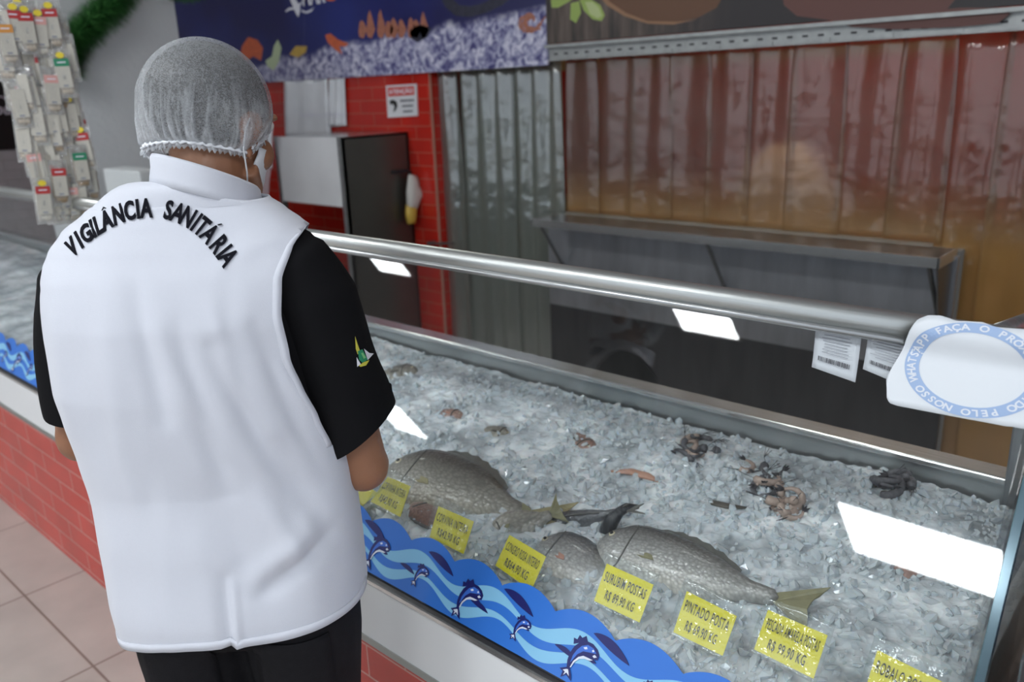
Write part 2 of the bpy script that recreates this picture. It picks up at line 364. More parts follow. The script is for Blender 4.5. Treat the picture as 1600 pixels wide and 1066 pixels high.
M_fin = [mat('yellow_fin', (.30, .27, .15), .4, noise_amt=.5, nscale=60, stretch=(1, 6, 1)), mat('grey_fin', (.10, .10, .09), .4, noise_amt=.4, nscale=60), mat('olive_fin', (.22, .21, .12), .45, noise_amt=.4, nscale=50), mat('rosy_fin', (.45, .24, .18), .4, noise_amt=.3, nscale=50)]
M_eyew = mat('fish_eye', (.55, .5, .35), .15); M_pup = mat('fish_pupil', (.01, .01, .01), .1)
def make_fish(label, head, tail, H, T, km=0, kf=0, roll=.3, curve=0, mouth=True, flip=1, group=None, name='fish'):
    head = Vector(head); tail = Vector(tail); Lg = (head - tail).length; ex = (head - tail).normalized()
    up = Vector((0, 0, 1)); side = up.cross(ex).normalized() * flip         # dorsal direction before the roll
    nz = ex.cross(side).normalized()
    ey = (side * math.cos(roll) + Vector((0, 0, 1)) * math.sin(roll)); ey = (ey - ex * ey.dot(ex)).normalized(); ez = ex.cross(ey)
    root = empty(name, (head + tail) / 2); root.rotation_euler = Matrix((ex, ey, ez)).transposed().to_euler()
    tag(root, label, 'fish', group)
    prof = [(-.5, .02), (-.49, .10), (-.42, .13), (-.36, .15), (-.28, .23), (-.15, .37), (0, .48), (.12, .53), (.25, .52), (.33, .48), (.40, .39), (.455, .27), (.49, .14), (.5, .04)]
    rings = []; NS = 40; body = MB()
    def pf(u):
        for (a, ha), (b_, hb) in zip(prof, prof[1:]):
            if a <= u <= b_: t = (u - a) / (b_ - a); return ha + (hb - ha) * (t * t * (3 - 2 * t) * .5 + t * .5)
        return .02
    def cen(u): return Vector((u * Lg, curve * Lg * (u * u - .1) * 2, 0))
    for i in range(NS + 1):
        u = -.5 + i / NS; h = pf(u) * H; th = T * .5 * (pf(u) / .53) ** .8
        c = cen(u); c.y -= .06 * H * (1 if u > .3 else 0) * (u - .3) * 5
        rings.append([c + Vector((0, math.cos(a) * h, math.sin(a) * th)) for a in [2 * PI * j / 24 for j in range(24)]])
    body.loft(rings, 0)
    def put(mb, nm, mm, sm=True, par=root):
        W = root.matrix_basis; mb.v = [W @ v for v in mb.v]; o = mb.build(nm, mm, None, sm)
        o.data.transform(W.inverted()); o.parent = par; return o
    bo = put(body, 'body', M_fish[km])
    c = cen(-.5); tf = MB(); hh = H * .62; k = 9
    for sgn in (1, ):
        pts = []
        for i in range(k + 1):
            a = -1 + 2 * i / k; pts.append(Vector((c.x - Lg * (.14 + .05 * abs(a) ** 1.5 + .004 * (i % 2)), c.y + a * hh * .62, .004 * math.sin(i))))
        poly = [Vector((c.x + .02 * Lg, c.y - H * .07, 0))] + pts + [Vector((c.x + .02 * Lg, c.y + H * .07, 0))]
        tf.prism([p + Vector((0, 0, -.001)) for p in poly], (0, 0, .002))
    put(tf, 'tail_fin', M_fin[kf], False)
    df = MB(); poly = []
    for i in range(13):
        u = .22 - .5 * i / 12; poly.append(cen(u) + Vector((0, pf(u) * H * .93 + H * .16 * (.35 + .65 * math.sin(PI * (i + 1.5) / 15)) * (1 if i % 2 else .82), 0)))
    for i in range(12, -1, -1):
        u = .22 - .5 * i / 12; poly.append(cen(u) + Vector((0, pf(u) * H * .9, 0)))
    df.prism([p + Vector((0, 0, -.0012)) for p in poly], (0, 0, .0024)); put(df, 'dorsal_fin', M_fin[1], False)
    for zs in (1, -1):
      pf_ = MB(); o0 = cen(.24) + Vector((0, -H * .12, T * .46 * 1)); pts = [o0, o0 + Vector((-.05 * Lg, H * .05, .002)), o0 + Vector((-.13 * Lg, H * .02, .003)), o0 + Vector((-.15 * Lg, -H * .05, .003)), o0 + Vector((-.08 * Lg, -H * .06, .002))]
      pf_.prism([Vector((q.x, q.y, q.z * zs)) for q in pts], (0, 0, .0015)); put(pf_, 'pectoral_fin', M_fin[kf], False)
    vf = MB(); poly = [cen(-.1) + Vector((0, -pf(-.1) * H * .9, 0)), cen(-.16) + Vector((0, -pf(-.16) * H - H * .18, 0)), cen(-.22) + Vector((0, -pf(-.22) * H - H * .12, 0)), cen(-.25) + Vector((0, -pf(-.25) * H * .9, 0))]
    vf.prism([p + Vector((0, 0, -.001)) for p in poly], (0, 0, .002)); put(vf, 'anal_fin', M_fin[kf], False)
    for zs in (1, -1):
        ey_ = MB(); ey_.ball(cen(.40) + Vector((0, H * .08, zs * T * .35)), (H * .055, H * .055, T * .07)); eo = put(ey_, 'eye', M_eyew)
        pu = MB(); pu.ball(cen(.40) + Vector((0, H * .08, zs * T * .40)), (H * .030, H * .030, T * .04)); po = put(pu, 'pupil', M_pup); po.parent = eo; po.matrix_parent_inverse.identity()
    for zs in (1, -1):
        gc = MB(); pts = []
        for i in range(15):
            a = PI / 2 + PI * i / 14; u = .30 + .035 * math.cos(a); y = math.sin(a) * H * .38; h_ = pf(u) * H; zz = T * .5 * (pf(u) / .53) ** .8 * math.sqrt(max(.05, 1 - (y / h_) ** 2))
            pts.append(Vector((u * Lg, cen(u).y + y, zs * (zz + .0004))))
        gc.tube(pts, .0016, 6); put(gc, 'gill_cover', M_fin[1])
    return root
def icept(px, py, dz=0):
    z = .77
    for _ in range(6):
        p = at(px, py, 2, z + dz); z = ice_base(p.x, p.y)
    return at(px, py, 2, z + dz)
make_fish('whole grey brown fish with ribbed scales lying behind the price card reading CORVINA', icept(606, 735, .016), icept(830, 805, .002), .165, .085, 1, 0, .45, -.02, flip=-1)
make_fish('buried fish whose yellowish tail fin stands up behind the CONGRO ROSA card', icept(770, 850, -.03), icept(862, 803, .022), .085, .05, 1, 2, -.9, 0)
make_fish('large silver scaled fish with dark back lying behind three right hand price cards', icept(936, 852, .0), icept(1215, 938, .018), .125, .09, 0, 2, .45, .03, flip=-1)
make_fish('dark fish with hooked tail raised out of the ice', icept(850, 822, -.02), icept(966, 800, .035), .05, .04, 2, 1, .9, .10)
make_fish('pale bellied fish lying against the glass below the dark hooked tail', icept(838, 858, -.012), icept(985, 925, -.022), .12, .08, 0, 3, .35, .0, flip=-1)
make_fish('small fish under the first price card from left with orange belly', icept(645, 790, -.01), icept(740, 850, -.02), .09, .05, 3, 0, .3, 0)
make_fish('far left grey fish half buried next to the black sleeve', icept(655, 582, .0), icept(560, 600, -.02), .10, .05, 1, 1, .2, 0)
make_fish('olive fish back showing through ice at centre left', icept(800, 686, -.012), icept(735, 672, -.012), .055, .04, 1, 1, .3, 0)
make_fish('small pinkish fish showing through ice near top left of the bed', icept(725, 655, -.008), icept(665, 648, -.012), .05, .04, 3, 3, .3, 0)
make_fish('grey fish snout poking from ice in the middle of the bed', icept(925, 712, -.01), icept(880, 672, -.022), .06, .045, 3, 1, .3, 0)
make_fish('small red brown fish below the large bright reflection at right', icept(1392, 893, -.002), icept(1465, 905, -.016), .055, .04, 3, 3, .3, 0)
# fillet strip
def strip_fillet(label, pts, r, m_):
    mb = MB(); mb.tube(pts, r, 10)
    mid = sum((p for p in mb.v), Vector()) / len(mb.v)
    for v in mb.v: v.z = mid.z + (v.z - mid.z) * .55
    o = mb.build('fish_piece', m_, None, True); tag(o, label, 'fish piece'); return o
M_sal = mat('pink_flesh', (.50, .28, .20), .3, noise_amt=.35, nscale=40, stretch=(1, 5, 1)); M_dkf = mat('dark_skin', (.09, .08, .065), .3, noise_amt=.5, nscale=50)
strip_fillet('curved salmon pink fish piece lying on the ice at centre', [icept(955, 738, .006), icept(985, 736, .012), icept(1010, 743, .010), icept(1030, 753, .004)], [.004, .011, .012, .004], M_sal)
strip_fillet('short dark fish piece lying on the ice right of the pink piece', [icept(1113, 786, .006), icept(1135, 790, .008), icept(1168, 794, .004)], [.008, .009, .003], M_dkf)
hk = MB(); hk.tube([icept(948, 838, -.02), icept(950, 826, .012), icept(958, 812, .034), icept(968, 800, .044), icept(980, 793, .046), icept(998, 792, .042)], [.018, .016, .013, .010, .009, .004], 12)
ho = tag(empty('fish_tail', icept(950, 830, -.01)), 'dark curved fish tail sticking up out of the ice beside the large silver fish', 'fish tail')
hk.build('tail_stalk', M_fish[2], ho, True)
hf = MB(); a_ = icept(972, 799, .046); b_ = icept(1006, 788, .046); c_ = icept(1008, 804, .038); d_ = icept(990, 799, .044); hf.prism([a_, b_, d_, c_], (0, .001, .002)); hf.build('tail_fin', M_fin[1], ho)
# shellfish clumps of curled tails
def prawn(c, yaw, s, m1, m2, lab, grp):
    root = empty('prawn', c, (random.uniform(-.5, .5), random.uniform(-.5, .5), yaw)); tag(root, lab, 'prawn', grp)
    mb = MB(); n = 14; pts = []; rs = []
    for i in range(n):
        a = -.4 + 3.4 * i / (n - 1); rr = .022 * s; pts.append(Vector((rr * math.cos(a), rr * math.sin(a), .004))); rs.append(s * (.0085 * (1 - .7 * (i / (n - 1)) ** 1.5)) * (1 if i % 2 else .88))
    mb.tube(pts, rs, 8); o = mb.build('shell', m1, None, True); o.parent = root
    e = pts[-1]; t = MB()
    for a in (-.5, 0, .5):
        d = Vector((math.cos(2.6 + a + 1.6), math.sin(2.6 + a + 1.6), .2)); t.tube([e, e + d * .008 * s, e + d * .016 * s], [.0015 * s, .003 * s, .0005], 6)
    o = t.build('tail_fan', m2, None, True); o.parent = root
    w_ = MB()
    for q in range(3):
        s0 = pts[0]; w_.tube([s0, s0 + Vector((.01 * s, -.012 * s, .006)), s0 + Vector((.006 * s + .006 * q, -.035 * s, .004 + .004 * q))], .0006, 5)
    o = w_.build('feeler', m2, None, True); o.parent = root
M_pr = [mat('grey_prawn_shell', (.11, .11, .12), .25, noise_amt=.6, nscale=120), mat('beige_prawn_shell', (.40, .31, .26), .25, noise_amt=.4, nscale=90), mat('prawn_dark', (.035, .035, .04), .3)]
clumps = [((1090, 705), 8, 'dark grey prawn in the small black heap near the rear of the ice', 'prawns in the black heap'),
          ((1190, 757), 7, 'beige and grey prawn in the heap left of the bright reflection', 'prawns in the middle heap'),
          ((1235, 785), 6, 'pale prawn in the heap just left of the bright reflection, nearer the glass', 'prawns in the near heap'),
          ((1392, 755), 8, 'grey brown prawn in the heap above the bright reflection', 'prawns in the right heap')]
for ci, ((px, py), k, lab, grp) in enumerate(clumps):
    for q in range(k):
        p = icept(px + random.gauss(0, 15), py + random.gauss(0, 11), .004 + .004 * (q % 3))
        prawn(p, random.uniform(0, 6.28), random.uniform(.8, 1.25), M_pr[[0, 1, 1, 0][ci] if q % 3 else (ci + 1) % 2], M_pr[2], lab, grp)

# ----------------------------------------------------------------- wave decal on the glass front
M_b = [mat('decal_blue', (.035, .175, .62), .3, coat=.4), mat('decal_light_blue', (.24, .54, .78), .3, coat=.4), mat('decal_navy', (.015, .018, .13), .3, coat=.4), mat('decal_mid_blue', (.05, .16, .62), .3, coat=.4), mat('decal_white', (.72, .78, .88), .3, coat=.4)]
dec = tag(empty('wave_decal', (-4.4, CY0, .69)), 'long blue wave decal with leaping fish along the lower edge of the slanted front glass', 'decal')
DX0, DX1 = -8.5, XR - .01
def topw(x): return .100 + .022 * abs(math.sin(PI * (x + .65) / .121)) ** .8
def ribbon(fa, fb, x0, x1, off, dx=.004):
    V = []; F = []; n = int((x1 - x0) / dx)
    for i in range(n + 1):
        x = x0 + (x1 - x0) * i / n; a = fa(x); b_ = fb(x); k = 4
        for j in range(k + 1): V.append(G(x, a + (b_ - a) * j / k, off))
    for i in range(n):
        for j in range(4): q = i * 5 + j; F.append((q, q + 5, q + 6, q + 1))
    return V, F
V, F = ribbon(lambda x: .006, topw, DX0, DX1, .0012); solidify(mobj('backing_sheet', V, F, M_b[0], dec), .0008)
W_ = 2 * PI / .195
def cr(x, ph=0): return math.cos(W_ * (x + .70) + ph)
def lb1(x): return .078 + .013 * cr(x) ; 
V, F = ribbon(lambda x: .068 + .012 * cr(x) - .009 * (1 + .5 * cr(x, 1.2)), lambda x: .068 + .012 * cr(x) + .009 * (1 + .5 * cr(x, 1.2)), DX0, DX1, .0022); solidify(mobj('light_wave', V, F, M_b[1], dec), .0006)
V, F = ribbon(lambda x: .036 + .013 * cr(x, -.35) - .007 * (1 + .45 * cr(x, 2)), lambda x: .036 + .013 * cr(x, -.35) + .007 * (1 + .45 * cr(x, 2)), DX0, DX1, .0022); solidify(mobj('light_wave', V, F, M_b[1], dec), .0006)
def lens(x0, x1, s0, s1, h, off=.0026):
    n = 14; top = []; bot = []
    for i in range(n + 1):
        t = i / n; x = x0 + (x1 - x0) * t; s_ = s0 + (s1 - s0) * t; k = math.sin(PI * t) ** .8
        top.append(G(x, s_ + h * k, off)); bot.append(G(x, s_ - h * .25 * k, off))
    return top + bot[::-1]
k = 0; x = -.70 + .195 * 2
while x > -4.6:
    for (a, b_, c, d, h) in ((.010, .085, .097, .076, .013), (-.055, -.01, .052, .045, .007)):
        MB().prism(lens(x + a, x + b_, c, d, h), GN * .0006).build('navy_swirl', M_b[2], dec)
    x -= .195
def fishprint(xc, sc, S):
    mb = MB()
    def pl(pts, mi, off): mb.prism([G(xc + (p[0]) * S, sc + (p[1]) * S, off) for p in pts], GN * .0005, mi)
    # body arcs from the head (right) over the back (left) down to the tail
    outer = [(.50, .30), (.40, .42), (.22, .50), (.02, .50), (-.18, .40), (-.33, .22), (-.42, .0), (-.44, -.22), (-.40, -.42)]
    inner = [(-.30, -.42), (-.24, -.22), (-.12, -.05), (.02, .02), (.20, .04), (.36, .02), (.46, .06), (.36, .12), (.48, .16)]
    pl(outer + inner, 2, .0032)
    pl([(-.40, -.40), (-.62, -.52), (-.50, -.56), (-.52, -.74), (-.36, -.60), (-.16, -.70), (-.20, -.55), (-.30, -.40)], 2, .0032)
    pl([(.05, .48), (-.05, .62), (-.16, .52), (-.26, .56), (-.30, .42), (-.42, .42), (-.38, .26), (-.10, .42)], 2, .0031)
    pl([(.40, .30), (.28, .40), (.08, .42), (-.10, .32), (-.22, .16), (-.30, -.02), (-.33, -.24), (-.30, -.20), (-.18, .05), (-.02, .20), (.18, .25)], 3, .0038)
    pl([(.34, .10), (.20, .10), (.02, .09), (-.12, .0), (-.24, -.16), (-.30, -.36), (-.27, -.36), (-.20, -.18), (-.08, -.04), (.08, .03), (.25, .05)], 4, .0038)
    pl([(.44, .22), (.36, .26), (.30, .20), (.36, .17)], 4, .0038)
    pl([(.06, .36), (-.04, .30), (.02, .27), (.10, .31)], 4, .0039)
    pl([(-.40, -.46), (-.50, -.52), (-.42, -.54), (-.44, -.64), (-.36, -.54), (-.26, -.60), (-.30, -.50), (-.34, -.44)], 4, .0038)
    pl([(.33, .34), (.28, .37), (.25, .33), (.29, .30)], 4, .0042)
    mb.build('fish_print', M_b, dec)
x = -.57; i = 0
while x > -4.2:
    fishprint(x, .052 if i % 2 else .05, .036 if i % 2 == 0 else .058); x -= .128; i += 1

# ----------------------------------------------------------------- price cards on the glass
M_yel = mat('yellow_card', (.95, .80, .01), .35, coat=.2); M_blk = mat('black_ink', (.012, .012, .012), .5)
M_slv, *_ = film('clear_sleeve', (.95, .97, .97), (.7, .74, .76), .03, .12, .06, bump=.2, bscale=60)
def gl_pt(px, py, off=-.012): 
    return on_plane(px, py, G(0, 0, off), GN)
cards = [((553, 748), (590, 770), (556, 800), (520, 778), ['', ''], 'yellow price card half hidden behind the right forearm, leftmost of the row'),
         ((606, 745), (641, 760), (625, 808), (579, 784), ['CORVINHA INTEIRA', 'R$42,90 KG'], 'yellow price card beside the elbow reading INTEIRA, R$42,90 KG'),
         ((685, 791), (740, 815), (724, 866), (671, 839), ['CORVINA INTEIRA', 'R$42,90 KG'], 'yellow price card reading CORVINA INTEIRA, R$42,90 KG'),
         ((796, 836), (853, 870), (830, 923), (774, 884), ['CONGRO ROSA INTEIRO', 'R$64,90 KG'], 'bright yellow price card reading CONGRO ROSA INTEIRO, R$64,90 KG'),
         ((948, 881), (1021, 914), (999, 973), (928, 939), ['SURUBIM POSTAS', 'R$ 89,90 KG'], 'yellow price card reading SURUBIM POSTAS, R$ 89,90 KG'),
         ((1073, 924), (1151, 963), (1129, 1025), (1052, 988), ['PINTADO POSTA', 'R$ 69,90 KG'], 'glare washed yellow price card reading PINTADO POSTA'),
         ((1200, 953), (1293, 993), (1271, 1061), (1178, 1015), ['PESCADA AMARELA POSTAS', 'R$ 99,90 KG'], 'yellow price card reading PESCADA AMARELA POSTAS, R$ 99,90 KG'),
         ((1371, 1016), (1473, 1066), (1450, 1141), (1348, 1089), ['ROBALO POSTAS', 'R$ 99,90 KG'], 'yellow price card at bottom right reading ROBALO')]
def on_quad(vs, Q, w=1., h=1.):
    """vs in -0.5..0.5 card space -> 3D on the quad TL,TR,BR,BL"""
    out = []
    n = (Q[1] - Q[0]).cross(Q[3] - Q[0]).normalized() * -1
    if n.dot(GN) < 0: n = -n
    for v in vs:
        u = v.x + .5; t = .5 - v.y
        out.append(Q[0] * (1 - u) * (1 - t) + Q[1] * u * (1 - t) + Q[2] * u * t + Q[3] * (1 - u) * t + n * v.z)
    return out
def quad_obj(name, Q, m_, th, par, n):
    mb = MB(); mb.prism([q - n * th for q in Q], n * th); return mb.build(name, m_, par)
for (tl, tr_, br_, bl, lines, lab) in cards:
    Q = [gl_pt(*p) for p in (tl, tr_, br_, bl)]
    root = tag(empty('price_card', (Q[2] + Q[3]) / 2), lab, 'price card')
    quad_obj('card', Q, M_yel, .001, root, GN)
    for li, (s_, yc, hh) in enumerate(zip(lines, (.2, -.24), (.26, .28))):
        if not s_: continue
        vs, fs = text_geo(s_, 1, .006, space=1.15); vs = fit(vs, .88 if li == 0 else .62, hh)
        if 'ROBALO' in lab: pass
        vs = [Vector((v.x, v.y + yc, .0016)) for v in vs]; mobj('lettering', on_quad(vs, Q), fs, M_blk, root)
    e1 = (Q[1] - Q[0]); e2 = (Q[3] - Q[0])
    S = [Q[0] - e1 * .09 - e2 * .30, Q[1] + e1 * .08 - e2 * .30, Q[2] + e1 * .08 + e2 * .08, Q[3] - e1 * .09 + e2 * .08]
    V = []; F = []
    for i in range(13):
        for j in range(13):
            u, t = i / 12, j / 12; p = S[0] * (1 - u) * (1 - t) + S[1] * u * (1 - t) + S[2] * u * t + S[3] * (1 - u) * t
            V.append(p + GN * (.0042 + .0010 * noise.noise(p * 60)))
    for i in range(12):
        for j in range(12): q = i * 13 + j; F.append((q, q + 13, q + 14, q + 1))
    solidify(mobj('plastic_sleeve', V, F, M_slv, root, True), .0004)

# white card with the ring of lettering, outside of the glass
M_card = mat('white_card', (.66, .70, .74), .35, noise_amt=.03, nscale=8); M_ring = mat('pale_blue_print', (.30, .42, .64), .4); M_wl = mat('white_lettering', (.66, .70, .76), .4)
ic = tag(empty('instruction_card', G(-.26, .56)), 'white card with pale blue ring of lettering taped to the upper right of the glass', 'card')
out = [(-.326, .672), (-.330, .664), (-.338, .640), (-.350, .600), (-.352, .590), (-.3515, .580), (-.347, .572), (-.346, .563), (-.341, .556), (-.33, .5545), (-.26, .556), (-.20, .5575), (-.195, .5585), (-.17, .559), (-.166, .60), (-.166, .672), (-.19, .679), (-.235, .676), (-.25, .680), (-.28, .677), (-.30, .681), (-.315, .679)]
V = MB(); 
def GC(x, s): # the card bows over the top rail
    k = min(1, max(0, (s - .628) / .03)); k = k * k * (3 - 2 * k); return G(x, s, .004 + k * .019)
pts = [GC(*p) for p in out]; cpt = Vector((0, 0, 0))
bmc = bmesh.new(); 
grid = []
import itertools
def inside(x, y, poly):
    c = False; j = len(poly) - 1
    for i in range(len(poly)):
        if (poly[i][1] > y) != (poly[j][1] > y) and x < (poly[j][0] - poly[i][0]) * (y - poly[i][1]) / (poly[j][1] - poly[i][1]) + poly[i][0]: c = not c
        j = i
    return c
# column-wise strips between lower and upper outline
def bounds(x):
    ys_ = []
    for (x0, y0), (x1, y1) in zip(out, out[1:] + out[:1]):
        if (x0 - x) * (x1 - x) <= 0 and x0 != x1: ys_.append(y0 + (y1 - y0) * (x - x0) / (x1 - x0))
    return min(ys_), max(ys_)
V = []; F = []; nx_ = 60; ny_ = 14
for i in range(nx_ + 1):
    x = -.3518 + (-.1665 + .3518) * i / nx_; a, b_ = bounds(x)
    for j in range(ny_ + 1): V.append(GC(x, a + (b_ - a) * j / ny_))
for i in range(nx_):
    for j in range(ny_): q = i * (ny_ + 1) + j; F.append((q, q + ny_ + 1, q + ny_ + 2, q + 1))
solidify(mobj('card_sheet', V, F, M_card, ic, True), .0008)
rcx, rcs, rx, ry = -.252, .618, .082, .0595
V = []; F = []; n = 96
for i in range(n):
    a = 2 * PI * i / n
    for k in (1, .93, .86, .78): V.append(GC(rcx + rx * k * math.cos(a), rcs + ry * k * math.sin(a)) + GN * .0012)
for i in range(n):
    for k in range(3): q = i * 4 + k; r_ = ((i + 1) % n) * 4 + k; F.append((q, r_, r_ + 1, q + 1))
mobj('printed_ring', V, F, M_ring, ic)
txt = 'FAÇA O PRÓXIMO PEDIDO PELO NOSSO WHATSAPP'; V = MB()
for i, c in enumerate(txt):
    if c == ' ': continue
    a = math.radians(128 - i * 8.6); vs, fs = text_geo(c, 1, .03); vs = [Vector((v.x * .0135, v.y * .0135, 0)) for v in vs]
    ta = a - PI / 2
    o2 = []
    for v in vs:
        xx = v.x * math.cos(ta) - v.y * math.sin(ta); yy = v.x * math.sin(ta) + v.y * math.cos(ta)
        o2.append(GC(rcx + rx * .89 * math.cos(a) + xx * 1.1, rcs + ry * .89 * math.sin(a) + yy * .85) + GN * .0018)
    V.add(o2, fs)
V.build('lettering', M_wl, ic)

# two sheets with a bar code on the inside of the glass
M_sheet = mat('paper_sheet', (.62, .64, .68), .6); M_print = mat('grey_print', (.25, .26, .3), .6); M_bar = mat('barcode_ink', (.03, .03, .04), .6)
for (Qp, lab) in ((((1275, 507), (1347, 518), (1335, 597), (1267, 573)), 'white printed sheet with barcode behind the glass under the top rail'),
                  (((1357, 520), (1425, 532), (1418, 606), (1347, 576)), 'white barcode sheet partly hidden behind the ring lettered card')):
    Q = [gl_pt(*p, -.014) for p in Qp]; root = tag(empty('paper_sheet', Q[3]), lab, 'paper')
    # curl the lower edge inwards
    V = []; F = []
    nn = 8
    for i in range(nn + 1):
        for j in range(nn + 1):
            u, t = i / nn, j / nn; p = Q[0] * (1 - u) * (1 - t) + Q[1] * u * (1 - t) + Q[2] * u * t + Q[3] * (1 - u) * t
            V.append(p - GN * (.004 * math.sin(t * 2)))
    for i in range(nn):
        for j in range(nn): q = i * (nn + 1) + j; F.append((q, q + nn + 1, q + nn + 2, q + 1))
    solidify(mobj('sheet', V, F, M_sheet, root, True), .0005)
    tx = MB(); bc = MB()
    for r in range(9):
        w_ = random.uniform(.5, .8); y_ = .42 - r * .065
        tx.add(on_quad([Vector((-w_ / 2, y_, .0003)), Vector((w_ / 2, y_, .0003)), Vector((w_ / 2, y_ + .014, .0003)), Vector((-w_ / 2, y_ + .014, .0003))], Q), [(0, 1, 2, 3)])
    xx = -.36
    while xx < .36:
        w_ = random.choice((.008, .014, .022)); bc.add(on_quad([Vector((xx, -.30, .0003)), Vector((xx + w_, -.30, .0003)), Vector((xx + w_, -.2, .0003)), Vector((xx, -.2, .0003))], Q), [(0, 1, 2, 3)]); xx += w_ + random.choice((.01, .016))
    tx.build('text_lines', M_print, root); bc.build('barcode', M_bar, root)


# =================================================================== SERVICE AREA
def cloth_strip(name, x0, x1, z0, z1, y, m_, par, wav=.012, folds=1.5, ph=0, th=.002, pin=True):
    V = []; F = []; nx = 16; nz = 24
    for i in range(nx + 1):
        for j in range(nz + 1):
            u = i / nx; t = j / nz; z = z1 + (z0 - z1) * t
            k = (math.exp(-t * 3) * 1.0 + .25) * wav
            x = x0 + (x1 - x0) * u
            xc = (x0 + x1) / 2; x = xc + (x - xc) * (1 - .10 * math.exp(-t * 6))
            yy = y + k * math.sin(u * PI * 2 * folds + ph + t * .6) + .004 * noise.noise(Vector((x * 9, z * 5, ph)))
            V.append((x, yy, z))
    for i in range(nx):
        for j in range(nz): q = i * (nz + 1) + j; F.append((q, q + 1, q + nz + 2, q + nz + 1))
    return solidify(mobj(name, V, F, m_, par, True), th)
def pvc(name, tint, c, opac, gloss=.10, yellow=None, z0=0, z1=1):
    m_, N, L, d = film(name, tint, c, opac, .16, gloss, bump=.5, bscale=8)
    rf_ = N.new('ShaderNodeBsdfRefraction'); rf_.inputs['Color'].default_value = (*tint, 1); rf_.inputs['Roughness'].default_value = .32; rf_.inputs['IOR'].default_value = 1.12
    mr_ = N.new('ShaderNodeMixShader'); mr_.inputs[0].default_value = .72; L.new(d['t'].outputs[0], mr_.inputs[1]); L.new(rf_.outputs[0], mr_.inputs[2]); L.new(mr_.outputs[0], d['m1'].inputs[1])
    if yellow:
        sp = N.new('ShaderNodeSeparateXYZ'); L.new(d['tc'].outputs['Object'], sp.inputs[0])
        mr = N.new('ShaderNodeMapRange'); mr.inputs[1].default_value = z0; mr.inputs[2].default_value = z1; L.new(sp.outputs[2], mr.inputs[0])
        rp = ramp(N, [(0, yellow), (.75, c), (1, c)]); L.new(mr.outputs[0], rp.inputs[0]); L.new(rp.outputs[0], d['d'].inputs[0]); L.new(rp.outputs[0], d['tl'].inputs[0])
        mr2 = N.new('ShaderNodeMapRange'); mr2.inputs[1].default_value = z0; mr2.inputs[2].default_value = z0 + (z1 - z0) * .7; mr2.inputs[3].default_value = min(.9, opac + .4); mr2.inputs[4].default_value = opac
        L.new(sp.outputs[2], mr2.inputs[0]); L.new(mr2.outputs[0], d['m1'].inputs[0])
    return m_
M_pvc = pvc('yellowed_strip_plastic', (.88, .82, .76), (.40, .34, .28), .13, .08, yellow=(.55, .34, .12), z0=.97, z1=1.35)
M_pvc2 = pvc('grey_strip_plastic', (.76, .80, .78), (.42, .46, .42), .34, .20)
xe = [at(px, 300, 1, WY).x for px in (878, 922, 977, 1035, 1094, 1155, 1222, 1300, 1383, 1465, 1545, 1640, 1750, 1860)]
hc = tag(empty('strip_curtain', (-1.6, WY + .06, .98)), 'translucent yellowed plastic strip curtain hanging in the serving hatch above the steel shelf', 'curtain')
for i, (a, b_) in enumerate(zip(xe, xe[1:])):
    zb = .985 if b_ < -.85 else .05
    cloth_strip('plastic_strip', a - .014, b_ + .014, zb, 1.735, WY + .055 + .012 * (i % 2), M_pvc, hc, .016, 1 + .3 * (i % 3), i * 1.7)
dc = tag(empty('strip_curtain', (-3.2, WY + .06, .03)), 'grey green full length plastic strip curtain in the doorway right of the red tiled wall', 'curtain')
xd = [-3.61, -3.44, -3.24, -3.06, -2.90, -2.72]
for i, (a, b_) in enumerate(zip(xd, xd[1:])):
    cloth_strip('plastic_strip', a - .014, b_ + .014, .03, 1.735, WY + .055 + .012 * (i % 2), M_pvc2, dc, .022, 1.6, i * 2.1 + .5)
tag(MB().box((-4.3, 3.72, 0), (-3.08, 3.77, 1.8)).build('wall_passage', mat('grey_green_wall', (.34, .38, .33), .6, noise_amt=.1, nscale=2)), 'grey green wall seen through the doorway strips', 'wall', kind='structure')
# curtain rail with slots
ra = tag(empty('curtain_rail', (-1.5, WY, 1.73)), 'slotted galvanised rail carrying the strip curtains', 'rail')
M_galv = mat('galvanised_steel', (.36, .37, .36), .4, .75, noise_amt=.25, nscale=30)
MB().box((-2.735, WY - .012, 1.722), (4, WY + .004, 1.795)).build('rail_plate', M_galv, ra)
MB().box((-2.735, WY - .045, 1.78), (4, WY - .010, 1.795)).build('rail_lip', M_galv, ra)
x = -2.70
while x < .6: MB().box((x, WY - .0135, 1.748), (x + .022, WY - .0115, 1.756)).build('slot', M_black, ra); x += .062
x = -2.66
while x < .6: MB().box((x, WY - .016, 1.726), (x + .16, WY - .0125, 1.74)).build('clamp_bar', M_galv, ra); x += .23
# steel cladding below the hatch
cd = tag(empty('wall_cladding', (-1.79, WY, 0)), 'brushed stainless steel cladding on the low wall under the serving hatch', 'panel')
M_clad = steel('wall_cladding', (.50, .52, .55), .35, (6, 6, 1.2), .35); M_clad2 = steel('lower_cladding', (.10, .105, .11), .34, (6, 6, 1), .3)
MB().box((-2.765, WY - .012, .50), (-.82, WY + .008, .955)).build('upper_sheet', M_clad, cd); MB().box((-2.765, WY - .010, .0), (-.82, WY + .008, .50)).build('lower_sheet', M_clad2, cd)
